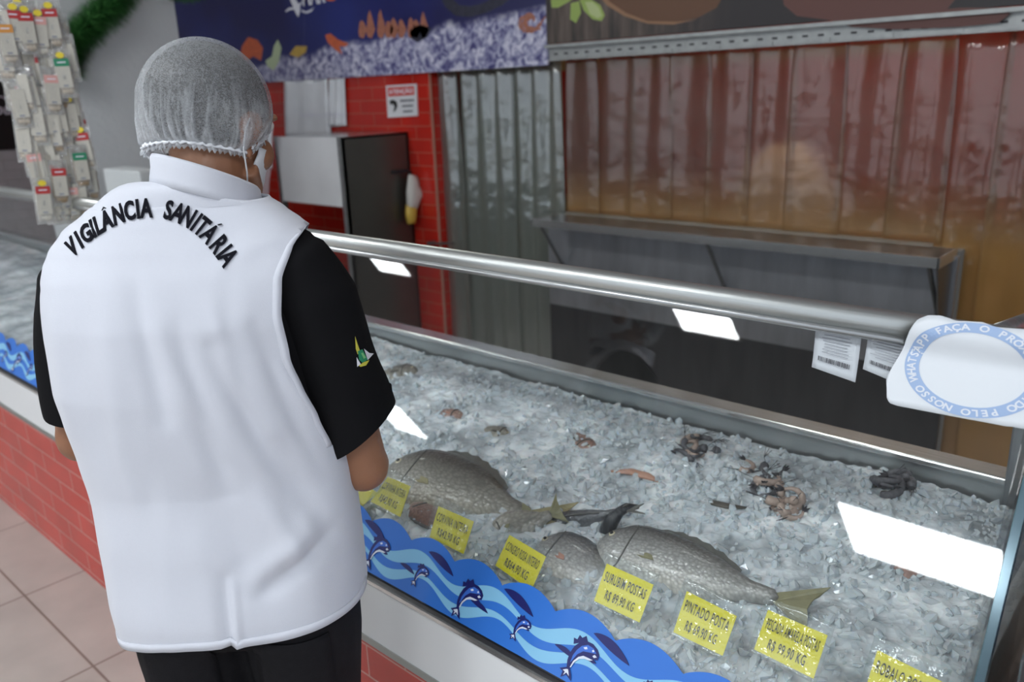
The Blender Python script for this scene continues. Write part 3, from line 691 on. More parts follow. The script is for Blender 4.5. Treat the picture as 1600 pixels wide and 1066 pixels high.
# shelf
sh = tag(empty('steel_shelf', (-1.75, 3.2, .98)), 'long narrow stainless steel shelf on slanted brackets under the strip curtain', 'shelf')
MB().box((-2.70, 3.095, .972), (-.83, WY, .98)).build('shelf_top', M_dsteel, sh)
MB().box((-2.70, 3.088, .945), (-.83, 3.096, .982)).box((-.835, 3.088, .945), (-.827, WY, .982)).box((-2.705, 3.088, .945), (-2.697, WY, .982)).build('shelf_lip', M_bsteel, sh)
for x in (-2.67, -1.75, -.87):
    MB().tube([(x, 3.105, .965), (x + .01, WY - .012, .70)], .009, 8).build('bracket', M_dsteel, sh)
MB().prism([(-.84, 3.1, .95), (-.84, WY - .012, .95), (-.84, WY - .012, .62), (-.84, 3.22, .62)], (.006, 0, 0)).build('end_gusset', M_dsteel, sh)
# things behind the curtain
sk = MB(); rings = []
for i in range(14):
    t = i / 13; z = .55 + .72 * t; r_ = .30 * math.sin(PI * min(1, .25 + .72 * t)) ** .6
    rings.append([Vector((-1.95 + r_ * math.cos(a) * (1 + .1 * math.sin(3 * a + t * 4)), 4.3 + .7 * r_ * math.sin(a), z)) for a in [2 * PI * j / 20 for j in range(20)]])
sk.loft(rings)
tag(sk.build('sack', mat('pale_sack', (.72, .56, .40), .7, noise_amt=.15, nscale=6), None, True), 'pale beige sack showing as a blur through the strip curtain', 'sack')
tag(MB().box((-2.3, 4.0, 0), (-.9, 4.7, .55)).build('prep_table', mat('table_cream', (.42, .33, .2), .5), bevel=.01), 'tan prep table behind the strip curtain', 'table')
dr = MB(); dr.box((-.80, 4.6, 0), (.9, 4.75, 1.35)); tag(dr.build('partition', mat('tan_board', (.36, .27, .16), .55), bevel=.01), 'tan partition seen through strips at the right edge', 'partition')

# banners
m, N, L, b = nodes('sea_banner_print')
tc = N.new('ShaderNodeTexCoord'); sp = N.new('ShaderNodeSeparateXYZ'); L.new(tc.outputs['Object'], sp.inputs[0])
n1 = N.new('ShaderNodeTexNoise'); n1.inputs['Scale'].default_value = 4; n1.inputs['Detail'].default_value = 5; L.new(tc.outputs['Object'], n1.inputs['Vector'])
ad = N.new('ShaderNodeMath'); ad.operation = 'MULTIPLY_ADD'; ad.inputs[1].default_value = .12; L.new(n1.outputs['Fac'], ad.inputs[0]); L.new(sp.outputs[2], ad.inputs[2])
sx = N.new('ShaderNodeMath'); sx.operation = 'MULTIPLY_ADD'; sx.inputs[1].default_value = -.055; L.new(sp.outputs[0], sx.inputs[0]); L.new(ad.outputs[0], sx.inputs[2])
st = N.new('ShaderNodeMapRange'); st.inputs[1].default_value = 2.16; st.inputs[2].default_value = 2.20; L.new(sx.outputs[0], st.inputs[0])
vo = N.new('ShaderNodeTexVoronoi'); vo.inputs['Scale'].default_value = 26; L.new(tc.outputs['Object'], vo.inputs['Vector'])
n2 = N.new('ShaderNodeTexNoise'); n2.inputs['Scale'].default_value = 22; n2.inputs['Detail'].default_value = 6; n2.inputs['Distortion'].default_value = 1.2; L.new(tc.outputs['Object'], n2.inputs['Vector'])
rp = ramp(N, [(.34, (.045, .04, .16)), (.48, (.26, .26, .42)), (.60, (.55, .54, .66)), (.72, (.72, .70, .78))]); L.new(n2.outputs['Fac'], rp.inputs[0])
n3 = N.new('ShaderNodeTexNoise'); n3.inputs['Scale'].default_value = 1.4; L.new(tc.outputs['Object'], n3.inputs['Vector'])
rb = ramp(N, [(.4, (.014, .014, .085)), (.65, (.018, .028, .17))]); L.new(n3.outputs['Fac'], rb.inputs[0])
mx = N.new('ShaderNodeMix'); mx.data_type = 'RGBA'; L.new(st.outputs[0], mx.inputs[0]); L.new(rp.outputs[0], mx.inputs[6]); L.new(rb.outputs[0], mx.inputs[7]); L.new(mx.outputs[2], b.inputs['Base Color']); b.inputs['Roughness'].default_value = .35
bn = tag(empty('banner', (-4.6, WY, 1.72)), 'dark blue banner with crushed ice and seafood print over the red tiled wall', 'banner')
MB().box((-7.2, WY - .022, 1.703), (-2.735, WY - .008, 2.9)).build('printed_sheet', m, bn)
BY = WY - .0235
def flat(pts, mi=None): return [Vector((p[0], BY, p[1])) for p in pts]
def bpx(px, py): p = at(px, py, 1, WY - .022); return (p.x, p.z)
pr = [mat('print_orange', (.55, .12, .05), .4, noise_amt=.4, nscale=40), mat('print_rust', (.36, .14, .09), .4, noise_amt=.5, nscale=60), mat('print_dark_fish', (.03, .03, .05), .4, noise_amt=.6, nscale=30), mat('print_yellow', (.55, .36, .08), .4, noise_amt=.4, nscale=60), mat('print_pale_green', (.48, .56, .36), .4), mat('print_white', (.74, .74, .82), .4)]
def blob(name, pxs, mi, off=.0008):
    mb = MB(); mb.prism([Vector((x, WY - .022, z)) for x, z in [bpx(*p) for p in pxs]], (0, -off, 0)); return mb.build(name, pr[mi], bn)
blob('printed_lobster', [(378, 72), (388, 58), (402, 62), (411, 75), (408, 95), (396, 88), (384, 96), (376, 84)], 0)
blob('printed_prawn', [(508, 55), (516, 52), (528, 62), (545, 68), (540, 73), (530, 72), (535, 85), (524, 78), (512, 66)], 0)
blob('printed_lemon', [(452, 85), (462, 72), (480, 72), (478, 82), (466, 90)], 3)
blob('printed_leaf', [(415, 95), (425, 88), (428, 72), (434, 62), (440, 75), (436, 96), (428, 110), (418, 104)], 4)
for k in range(9):
    x = 560 + k * 12.5 + random.uniform(-5, 5); h = random.uniform(6, 32); blob('printed_crab', [(x, 45 - k * .5 + 6), (x + 2, 42 - h * .6), (x + 5, 44 - h), (x + 8, 40 - h * .5), (x + 14, 46), (x + 8, 60), (x + 2, 58)], 1)
blob('printed_mussel', [(640, 48), (656, 38), (674, 44), (668, 58), (652, 66), (642, 60)], 2)
blob('printed_fish', [(690, 0), (697, 12), (712, 25), (735, 27), (760, 20), (785, 8), (795, 0), (812, -6), (780, -8), (755, 5), (735, 10), (718, 8), (704, -4)], 2)
oc = MB()
for k in range(9):
    a0 = random.uniform(0, 6.28); cx_, cz_ = bpx(830, 32); pts = []
    for i in range(10):
        a = a0 + i * .45; r_ = .012 + .007 * i * random.uniform(.8, 1.2); pts.append(Vector((cx_ + r_ * math.cos(a) * 1.1, WY - .0225, cz_ + r_ * math.sin(a) * .7)))
    oc.tube(pts, .005, 5)
for v in oc.v: v.y = WY - .0225 + (v.y - (WY - .0225)) * .08
oc.build('printed_octopus', pr[1], bn)
# logo, cut off by the frame at the top
def btext(s_, px, py, w_px, bold=.0, shear=0, name='lettering', hpx=None):
    a = bpx(px, py); c2 = bpx(px + w_px, py - .075 * w_px); vs, fs = text_geo(s_, 1, bold, shear=shear); vs = fit(vs, abs(c2[0] - a[0]))
    if hpx: 
        h = max(v.y for v in vs) - min(v.y for v in vs); kz = (bpx(px, py)[1] - bpx(px, py + hpx)[1]) / h; vs = [Vector((v.x, v.y * kz, 0)) for v in vs]
    x0 = (a[0] + c2[0]) / 2; z0 = a[1]
    mobj(name, [Vector((x0 + v.x, WY - .0235, z0 + v.y)) for v in vs], fs, pr[5], bn)
btext('Qualidade ao grande prazer', 453, 37, 75, .008, .25)
btext('MAR', 472, -6, 36, .03, 0, hpx=32)
lg = MB()
for pts in ([(451, -6), (457, 8), (462, 20), (466, 27), (469, 18), (469, 8), (474, 2), (466, 6), (460, -6)], [(446, 17), (452, 12), (460, 12), (459, 15), (452, 16), (447, 19)], [(471, 15), (478, 18), (486, 15), (491, 11), (487, 18), (479, 21), (472, 19)]):
    lg.prism([Vector((x, WY - .022, z)) for x, z in [bpx(*p) for p in pts]], (0, -.0012, 0))
lg.build('logo_swoosh', pr[5], bn)
blob('logo_dot', [(507, -10), (509, 0), (515, 2), (523, 1), (527, -6)], 0)

m, N, L, b = nodes('wood_banner_print')
tc = N.new('ShaderNodeTexCoord'); mp = N.new('ShaderNodeMapping'); mp.inputs['Scale'].default_value = (9, 1, 1.2); mp.inputs['Rotation'].default_value = (0, .15, 0); L.new(tc.outputs['Object'], mp.inputs[0])
n1 = N.new('ShaderNodeTexNoise'); n1.inputs['Scale'].default_value = 3; n1.inputs['Detail'].default_value = 6; L.new(mp.outputs[0], n1.inputs['Vector'])
rp = ramp(N, [(.3, (.018, .014, .013)), (.55, (.085, .062, .05)), (.8, (.16, .12, .10))]); L.new(n1.outputs['Fac'], rp.inputs[0])
sp = N.new('ShaderNodeSeparateXYZ'); L.new(tc.outputs['Object'], sp.inputs[0]); mr = N.new('ShaderNodeMapRange'); mr.inputs[1].default_value = -2.2; mr.inputs[2].default_value = -1.75; L.new(sp.outputs[0], mr.inputs[0])
mx = N.new('ShaderNodeMix'); mx.data_type = 'RGBA'; L.new(mr.outputs[0], mx.inputs[0]); L.new(rp.outputs[0], mx.inputs[6]); mx.inputs[7].default_value = (.022, .017, .018, 1); L.new(mx.outputs[2], b.inputs['Base Color']); b.inputs['Roughness'].default_value = .4
b2 = tag(empty('banner', (-1, WY, 1.8)), 'dark brown banner with lime leaves and hand print above the strip curtain', 'banner')
MB().box((-2.73, WY - .03, 1.80), (3.5, WY - .018, 2.9)).build('printed_sheet', m, b2)
pr2 = [mat('print_lime', (.30, .40, .10), .4), mat('print_lime_pale', (.45, .52, .24), .4), mat('print_bowl', (.13, .06, .03), .4), mat('print_bowl_rim', (.28, .15, .08), .4), mat('print_hand', (.13, .055, .045), .45)]
def blob2(name, pxs, mi, off=.0008):
    mb = MB(); mb.prism([Vector((at(*p, 1, WY - .03).x, WY - .03, at(*p, 1, WY - .03).z)) for p in pxs], (0, -off, 0)); return mb.build(name, pr2[mi], b2)
blob2('printed_lime', [(860, -10), (862, 12), (872, 12), (890, 2), (905, -8)], 0); blob2('printed_lime', [(892, 5), (905, 2), (908, 20), (900, 36), (891, 30)], 0)
blob2('printed_lime', [(905, -2), (922, -2), (938, 8), (945, 24), (940, 33), (926, 30), (912, 16)], 0); blob2('printed_lime_flesh', [(914, 3), (926, 3), (936, 12), (941, 25), (934, 29), (922, 22)], 1, .0014)
blob2('printed_bowl', [(938, -10), (950, 5), (975, 22), (1010, 34), (1050, 36), (1090, 28), (1120, 12), (1132, -10)], 2); blob2('printed_bowl_rim', [(934, -10), (948, 8), (975, 25), (1012, 37), (1052, 38.5), (1090, 30), (1060, 34), (1012, 33), (978, 20), (953, 3), (944, -10)], 3, .0012)
blob2('printed_hand', [(1222, -10), (1225, 8), (1245, 25), (1300, 32), (1360, 28), (1420, 20), (1480, 14), (1500, -10)], 4); blob2('printed_finger', [(1290, 30), (1330, 42), (1400, 46), (1500, 42), (1560, 36), (1578, 22), (1572, 12), (1500, 12), (1400, 22)], 4, .0012)

# steel hood cabinet against the red wall
hx1 = at(638, 210, 1, WY).x; hy0 = at(532, 215, 0, hx1).y; hx0 = at(428, 212, 1, hy0).x; hz = at(532, 215, 0, hx1).z
hd = tag(empty('steel_cabinet', ((hx0 + hx1) / 2, (hy0 + WY) / 2, 0)), 'stainless steel cabinet with bright front sheet against the red tiled wall', 'cabinet')
M_face = mat('pale_steel_sheet', (.74, .74, .75), .5, .25, noise_amt=.14, nscale=4); M_side = steel('dull_side_steel', (.16, .155, .14), .35, (2, 2, 2), .15)
MB().box((hx1 - .012, hy0, .12), (hx1, WY - .005, hz)).build('side_panel', M_side, hd)
MB().box((hx0, hy0, hz - .012), (hx1, WY - .005, hz)).build('top_panel', M_bsteel, hd)
MB().box((hx0, hy0 - .004, hz - .38), (hx1 - .03, hy0 + .004, hz)).build('front_sheet', M_face, hd)
for x in (hx0, hx1 - .03): MB().box((x, hy0 - .006, 0), (x + .03, hy0 + .024, hz)).build('leg', M_steel, hd)
MB().box((hx0 + (hx1 - hx0) * .62, hy0 + .3, 0), (hx0 + (hx1 - hx0) * .62 + .03, hy0 + .33, hz)).build('inner_post', M_dsteel, hd)
MB().box((hx0, WY - .02, .1), (hx1, WY - .008, hz)).build('shade_sheet', mat('painted_inner_shade', (.03, .02, .02), .5), hd)  # near-black sheet paints the shade inside the open cabinet
MB().tube([(hx1, WY - .14, 1.16), (hx1 + .025, WY - .14, 1.16), (hx1 + .03, WY - .05, 1.165), (hx1 + .02, WY - .02, 1.15)], .009, 8).build('hook', M_black, hd)
# small items on the red wall
def sheet(name, px, lab, cat, m_, y=WY - .006, th=.004, wav=.006, z_sort=0):
    Q = [at(*p, 1, y) for p in px]; V = []; F = []; n = 12
    for i in range(n + 1):
        for j in range(n + 1):
            u, t = i / n, j / n; p = Q[0] * (1 - u) * (1 - t) + Q[1] * u * (1 - t) + Q[2] * u * t + Q[3] * (1 - u) * t
            V.append(p + Vector((0, -wav * (1 + math.sin(u * 14 + t * 2)) - .003, 0)))
    for i in range(n):
        for j in range(n): q = i * (n + 1) + j; F.append((q, q + n + 1, q + n + 2, q + 1))
    o = solidify(mobj(name, V, F, m_, None, True), th); tag(o, lab, cat); return o
M_cloth = mat('white_plastic_sheet', (.76, .78, .82), .5, noise_amt=.12, nscale=9)
sheet('plastic_sheet', [(446, 127), (514, 123), (519, 212), (449, 213)], 'large white plastic sheet taped on red wall above the steel cabinet', 'sheet', M_cloth)
sheet('plastic_sheet', [(516, 124), (541, 122), (543, 196), (517, 198)], 'narrow white plastic sheet taped beside the larger one', 'sheet', M_cloth)
sg = tag(empty('warning_sign', at(628, 160, 1, WY)), 'white warning sign with red heading reading ATENÇÃO on the red tiled wall', 'sign')
Q = [at(*p, 1, WY - .008) for p in ((603, 134), (650, 131), (652, 181), (606, 184))]
MB().prism([q for q in Q], (0, .008, 0)).build('board', mat('sign_white', (.62, .62, .64), .4), sg)
def sgq(u, t, o=0): p = Q[0] * (1 - u) * (1 - t) + Q[1] * u * (1 - t) + Q[2] * u * t + Q[3] * (1 - u) * t; return p + Vector((0, -.001 - o, 0))
MB().prism([sgq(.06, .06), sgq(.94, .06), sgq(.94, .34), sgq(.06, .34)], (0, -.001, 0)).build('red_header', mat('sign_red', (.55, .07, .06), .4), sg)
vs, fs = text_geo('ATENÇÃO', 1, .02); vs = fit(vs, .80, .2); mobj('lettering', [sgq(v.x + .5, .2 - v.y, .0016) for v in vs], fs, pr[5], sg)
pg = MB(); pg.prism([sgq(.10, .48), sgq(.22, .44), sgq(.34, .52), sgq(.36, .66), sgq(.28, .80), sgq(.20, .84), sgq(.26, .68), sgq(.22, .58), sgq(.12, .60)], (0, -.001, 0)); pg.build('pictogram', M_blk, sg)
ln = MB()
for t, a, b_ in ((.47, .46, .92), (.64, .52, .88), (.81, .54, .86)): ln.prism([sgq(a, t), sgq(b_, t), sgq(b_, t + .06), sgq(a, t + .06)], (0, -.001, 0))
ln.build('text_lines', mat('sign_grey', (.12, .12, .14), .5), sg)
# plastic bag on the hook
def draped(name, px, x, lab, cat, m_, par=None, depth=.05):
    c = [at(*p, 0, x) for p in px]; mb = MB(); n = len(c)
    rings = []
    cen = sum(c, Vector()) / n
    for k, s_ in ((0, .55), (.25, .9), (.5, 1), (.75, .9), (1, .55)): rings.append([cen + (p - cen) * s_ + Vector((depth * k, 0, 0)) for p in c])
    mb.loft(rings); o = mb.build(name, m_, par, True)
    if lab: tag(o, lab, cat)
    return o
bgm = mat('white_bag_film', (.62, .60, .56), .4); bag = tag(empty('plastic_bag', at(643, 300, 0, hx1 + .03)), 'crumpled white and yellow plastic bag hanging from the hook on the cabinet side', 'bag')
draped('film', [(634, 272), (646, 274), (648, 288), (656, 300), (664, 306), (652, 312), (645, 330), (632, 326), (631, 300)], hx1 + .035, None, None, bgm, bag)
draped('contents', [(631, 318), (646, 320), (645, 338), (643, 350), (633, 350), (630, 335)], hx1 + .030, None, None, mat('yellow_bag', (.60, .40, .07), .4), bag)
sheet('cloth', [(408, 188), (432, 196), (428, 262), (404, 262)], 'white cloth hanging at left of the steel cabinet, behind the person', 'cloth', M_cloth, y=hy0 - .05, wav=.012)
sheet('cloth', [(408, 262), (428, 262), (422, 330), (404, 326)], 'pinkish white cloth hanging below the other cloth left of the cabinet', 'cloth', mat('pink_cloth', (.58, .44, .46), .6), y=hy0 - .05, wav=.012)
MB_ = MB().tube([(-3.66, WY - .05, .745), (-3.44, WY - .05, .765)], .007, 8).box((-3.665, WY - .055, .735), (-3.65, WY, .755)); tag(MB_.build('door_bar', M_dsteel), 'short steel bar across the lower left of the doorway strips', 'bar')

# =================================================================== LEFT SIDE: pillar garland, packs, blackboard
q0, q1 = at(-60, 128, 0, -9.5), at(38, 232, 0, -9.5)
bb = tag(empty('blackboard', (-9.5, (q0.y + q1.y) / 2, q1.z)), 'black sign with white script on the far left wall behind the packs', 'sign')
MB().box((-9.5, q0.y, q1.z), (-9.47, q1.y, q0.z)).build('board', mat('board_black', (.008, .008, .008), .5), bb)
vs, fs = text_geo('Gour', 1, .015, shear=.3); vs = fit(vs, .34); a = at(5, 170, 0, -9.46)
mobj('lettering', [Vector((-9.465, a.y + v.x - .02, a.z + v.y)) for v in vs], fs, pr[5], bb)
l2 = MB(); e0 = at(-10, 152, 0, -9.465); e1 = at(12, 157, 0, -9.465); l2.tube([e0, at(3, 151, 0, -9.465), e1], .008, 6); l2.build('underline', pr[5], bb)

# garland
gm = [mat('tinsel_green', (.03, .13, .03), .4), mat('tinsel_light', (.10, .30, .08), .4)]
def garland(label, pts, r, n, x_off=0):
    root = tag(empty('tinsel_garland', pts[0]), label, 'garland')
    MB().tube(pts, .006, 6).build('core_wire', gm[0], root)
    V = []; F = []; fm = []
    for k in range(n):
        u = random.random() * (len(pts) - 1); i = min(int(u), len(pts) - 2); f = u - i
        p = pts[i] * (1 - f) + pts[i + 1] * f; t = (pts[i + 1] - pts[i]).normalized()
        d = Vector((random.gauss(0, 1), random.gauss(0, 1), random.gauss(0, 1))); d = (d - t * d.dot(t)).normalized(); d = (d + t * random.uniform(-.35, .35)).normalized()
        Lr = r * random.uniform(.6, 1.1); s_ = d.cross(t).normalized() * .0022; b0 = len(V)
        V += [p + s_, p - s_, p + d * Lr * .6 - s_ * .9, p + d * Lr * .6 + s_ * .9, p + d * Lr + Vector((0, 0, -.01))]
        F += [(b0, b0 + 1, b0 + 2, b0 + 3), (b0 + 3, b0 + 2, b0 + 4)]; c = 1 if random.random() < .3 else 0; fm += [c, c]
    mobj('needles', V, F, None, root, False, mats=gm, fm=fm)
GX = -4.40
gp = [at(*p, 0, GX) for p in ((215, -60), (200, -30), (183, 0), (160, 20), (135, 42), (118, 62), (108, 85), (104, 105), (108, 118))]
garland('thick green tinsel garland wound on the grey pillar beside the hanging packs', gp, .11, 9000)
gp = [at(*p, 0, GX) for p in ((265, -12), (290, -8), (318, -12))]
garland('short piece of green tinsel at the top edge right of the pillar', gp, .045, 900)

# spice packs on hanging strips
PXp = -3.2
M_pf, *_ = film('pack_film', (.93, .93, .92), (.66, .66, .64), .34, .12, .12, bump=.6, bscale=50)
M_spice = [mat('pale_spice', (.50, .44, .36), .6, noise_amt=.4, nscale=60), mat('brown_spice', (.33, .24, .15), .6, noise_amt=.4, nscale=80), mat('white_spice', (.58, .56, .50), .6, noise_amt=.2, nscale=60)]
M_hd = [mat('red_header', (.42, .03, .03), .4), mat('green_header', (.02, .22, .11), .4), mat('pink_header', (.62, .33, .30), .4), mat('orange_header', (.60, .26, .05), .4)]
M_lab = mat('pale_label', (.50, .48, .42), .5, noise_amt=.1, nscale=90); M_yst = mat('yellow_price_dot', (.75, .60, .04), .4)
PW, PH = .060, .158
def pack_proto(hd, dot, sp_):
    """origin at the hang hole (top), facing +X"""
    root = empty('spice_packet', (0, 0, 0))
    V = []; F = []; nu, nv = 8, 12
    for side in (1, -1):
        b0 = len(V)
        for i in range(nu + 1):
            for j in range(nv + 1):
                u, t = i / nu, j / nv; w_ = PW * (1 - .12 * max(0, t - .75) * 4 * .3)
                puff = .009 * math.sin(PI * u) * math.sin(PI * min(1, max(0, (t - .12) / .84))) ** .7
                V.append((side * (puff + .0006) + .001 * noise.noise(Vector((u * 5, t * 6, hd + side))), (u - .5) * w_, -t * PH))
        for i in range(nu):
            for j in range(nv):
                q = b0 + i * (nv + 1) + j; f = (q, q + nv + 1, q + nv + 2, q + 1); F.append(f if side < 0 else f[::-1])
    o = mobj('pouch', V, F, M_pf, None, True); o.parent = root
    mb = MB(); rings = []
    for t in (.30, .36, .5, .7, .85, .93): rings.append([Vector((.006 * math.cos(a) * (1 if .3 < t < .93 else .4), PW * .42 * math.sin(a) * (1 - .25 * max(0, t - .7) * 3), -PH * t)) for a in [2 * PI * j / 12 for j in range(12)]])
    mb.loft(rings); o = mb.build('spice', M_spice[sp_], None, True); o.parent = root
    o = MB().box((.0088, -PW * .36, -PH * .78), (.0094, PW * .36, -PH * .20)).build('label', M_lab, None); o.parent = root
    lt = MB()
    for k in range(7): w_ = PW * random.uniform(.14, .26); lt.box((.0095, -w_, -PH * (.42 + k * .04)), (.0097, w_, -PH * (.425 + k * .04) + .0012))
    lt.box((.0095, -.008, -PH * .76), (.0097, .008, -PH * .72))
    o2 = lt.build('label_print', M_print, None); o2.parent = o
    if hd >= 0:
        o = MB().box((.0094, -PW * .38, -PH * .34), (.0102, PW * .38, -PH * .18)).build('header', M_hd[hd], None); o.parent = root
        o2 = MB().box((.0103, -PW * .22, -PH * .27), (.0105, PW * .22, -PH * .245)).build('header_print', pr[5], None); o2.parent = o
    if dot:
        mb = MB(); mb.prism([Vector((.0105, .013 * math.cos(a), -PH * .11 + .010 * math.sin(a))) for a in [2 * PI * j / 14 for j in range(14)]], (.0006, 0, 0)); o = mb.build('price_sticker', M_yst, None); o.parent = root
    return root
def copy_tree(o, parent=None):
    c = o.copy(); COL.objects.link(c); c.parent = parent
    for ch_ in list(o.children): copy_tree(ch_, c)
    return c
rk = tag(empty('packet_rack', (PXp - .03, 1.1, 1.28)), 'wire rack with vertical hanging strips carrying the spice packets beside the pillar', 'rack')
rows_z = np.arange(2.02, 1.36, -.075)
# the strip columns: y positions on the rack plane
colsY = [.985, 1.035, 1.085, 1.135, 1.185]
for cy, zb_ in zip(colsY, (1.80, 1.58, 1.45, 1.38, 1.34)): MB().box((PXp - .022, cy - .006, zb_), (PXp - .020, cy + .006, 2.6)).build('hanging_strip', mat('strip_clear_plastic', (.5, .52, .52), .3) if cy == colsY[0] else bpy.data.materials['strip_clear_plastic'], rk)
for z in (2.0, 2.5): MB().tube([(PXp - .028, .93, z), (PXp - .028, 1.26, z)], .003, 6).build('cross_wire', M_steel, rk)
protos = {}
def pack(hd, dot, sp_, loc, rz, rx, lab, grp=None):
    key = (hd, dot, sp_)
    if key not in protos: protos[key] = r_ = pack_proto(*key)
    else: r_ = copy_tree(protos[key])
    r_.location = loc; r_.rotation_euler = (rx, 0, rz); tag(r_, lab, 'spice packet', grp)
    if not grp and 'group' in r_: del r_['group']
    return r_
# (px,py) of the top centre on the photo, taken on the rack plane; front ones are explicit
special = [((72, 0), 0, 1, 0, 'spice packet with dark red header, topmost at the right of the rack', .03), ((91, 78), 1, 1, 0, 'clear spice packet with green header, front of the upper right column', .045),
           ((76, 104), 2, 0, 0, 'spice packet with pink red header just left of the upper green one', .035), ((120, 226), 1, 0, 1, 'packet with green header low in the right hand column', .03),
           ((88, 250), 0, 0, 1, 'packet with bright red header near the bottom centre of the rack', .035), ((63, 278), 0, 1, 2, 'narrow packet hanging lowest at the left, over the dark glass', .05),
           ((17, 2), 0, 1, 2, 'packet with dark red header and yellow dot, second from left in the top row', .03), ((34, 6), 0, 1, 0, 'packet with red header and yellow dot, third from left in the top row', .036),
           ((56, 12), 2, 1, 2, 'packet with pink header and yellow dot, fourth in the top row', .03), ((2, 24), 3, 0, 0, 'packet with orange header at the left edge of the frame', .03)]
for (p, hd, dot, sp_, lab, dx) in special:
    loc = at(p[0], p[1], 0, PXp + dx); pack(hd, dot, sp_, loc, random.uniform(-.35, -.05), random.uniform(-.06, .06), lab)
random.seed(11)
for r in range(12):
    y0 = 22 + r * 25
    xl = -8 + max(0, r - 1) * 6.6; xr = 84 + r * 5.2
    if r > 9: xl += 14
    x = xl
    while x < xr:
        loc = at(x + random.uniform(-3, 3) + 4, y0 - 22 + random.uniform(-6, 6), 0, PXp + random.uniform(-.012, .022) )
        pack(-1 if random.random() < .86 else random.choice((0, 2, 3)), 1 if random.random() < .07 else 0, random.choice((0, 0, 1, 2, 2)), loc, random.uniform(-.7, .4), random.uniform(-.08, .08),
             'clear spice packet with pale label hanging in the crowded rack beside the grey pillar', 'clear spice packets on the hanging rack')
        x += 10.5
for nm, o in list(protos.items()): pass
sb = at(118, 330, 0, -3.9)
tag(MB().box((-4.3, 1.72, 0), (-3.9, 1.84, 1.30)).build('white_box', mat('white_box_card', (.6, .62, .62), .5), bevel=.01), 'white box standing behind the case rim at the foot of the pillar', 'box')

# =================================================================== PERSON
AZ = math.radians(46); PR = Vector((math.cos(AZ), math.sin(AZ), 0)); PF = Vector((-math.sin(AZ), math.cos(AZ), 0)); PO = Vector((-1.14, .58, 0))
def B(s, f, z): return PO + PR * s + PF * f + Vector((0, 0, z))
def lerp_tab(tab, z):
    if z <= tab[0][0]: return tab[0][1]
    for (a, va), (b_, vb) in zip(tab, tab[1:]):
        if z <= b_: t = (z - a) / (b_ - a); t = t * t * (3 - 2 * t) * .4 + t * .6; return va + (vb - va) * t
    return tab[-1][1]
# --- naked body volume, one continuous skin (remeshed union)
sk = MB()
def limb(p, r, n=14): 
    # resample for smooth capsules
    pts = []; rs = []
    for i in range(len(p) - 1):
        for k in range(5):
            t = k / 5; pts.append(Vector(p[i]) * (1 - t) + Vector(p[i + 1]) * t); rs.append(r[i] * (1 - t) + r[i + 1] * t)
    pts.append(Vector(p[-1])); rs.append(r[-1])
    sk.tube(pts, rs, n); sk.ball(pts[0], rs[0]); sk.ball(pts[-1], rs[-1])
# torso
rings = []
for z, a, b_, c, f in ((.84, .155, .10, -.02, .0), (.95, .145, .09, -.02, 0), (1.05, .14, .085, -.02, .0), (1.2, .155, .09, -.03, 0), (1.32, .165, .085, -.03, .0), (1.38, .15, .07, -.03, .01), (1.42, .10, .055, -.02, .02), (1.46, .062, .05, -.01, .035)):
    rings.append([B(c + a * math.cos(t), f + b_ * math.sin(t), z) for t in [2 * PI * j / 24 for j in range(24)]])
sk.loft(rings)
# neck (leaning forward) and head
NB = B(-.005, .035, 1.42); HC = B(.017, .085, 1.579)
limb([NB, B(.0, .05, 1.48), B(.012, .078, 1.55)], [.062, .056, .056], 18)
HA = math.radians(17); HR = Vector((math.cos(HA), math.sin(HA), 0)); HF0 = Vector((-math.sin(HA), math.cos(HA), 0)); tl = math.radians(19)
HF = HF0 * math.cos(tl) - Vector((0, 0, 1)) * math.sin(tl); HU = HR.cross(HF)
HM = Matrix((HR, HF, HU)).transposed()
def H(x, y, z): return HC + HM @ Vector((x, y, z))
sk.ball(H(0, -.012, .012), (.074, .094, .084), HM, 28, 20)
sk.ball(H(0, .028, -.040), (.056, .058, .070), HM, 24, 16)
sk.ball(H(0, .060, -.088), (.028, .028, .022), HM)            # chin
for s in (-1, 1):
    sk.ball(H(s * .038, .055, -.045), (.024, .030, .028), HM)    # cheek
    sk.tube([H(s * .056, .02, -.075), H(s * .03, .062, -.10)], [.016, .018], 10)
    sk.ball(H(s * .03, .077, .018), (.022, .012, .008), HM)      # brow
    # ear
    e = []
    for i in range(11):
        a = math.radians(-50 + 26 * i); e.append(H(s * (.076 + .008 * math.sin(max(0, a))), -.004 - .017 * math.cos(a) * .9, -.032 + .029 * math.sin(a)))
    sk.tube(e, [.0035] + [.0052] * 9 + [.005], 8); sk.ball(H(s * .077, -.002, -.060), (.005, .007, .009), HM); sk.ball(H(s * .072, -.0, -.032), (.006, .013, .022), HM)
sk.tube([H(0, .082, .012), H(0, .097, -.012), H(0, .106, -.028)], [.007, .009, .012], 10); sk.ball(H(-.011, .092, -.030), .009); sk.ball(H(.011, .092, -.030), .009)
sk.ball(H(0, .084, -.057), (.022, .010, .006), HM); sk.ball(H(0, .083, -.067), (.019, .010, .006), HM)
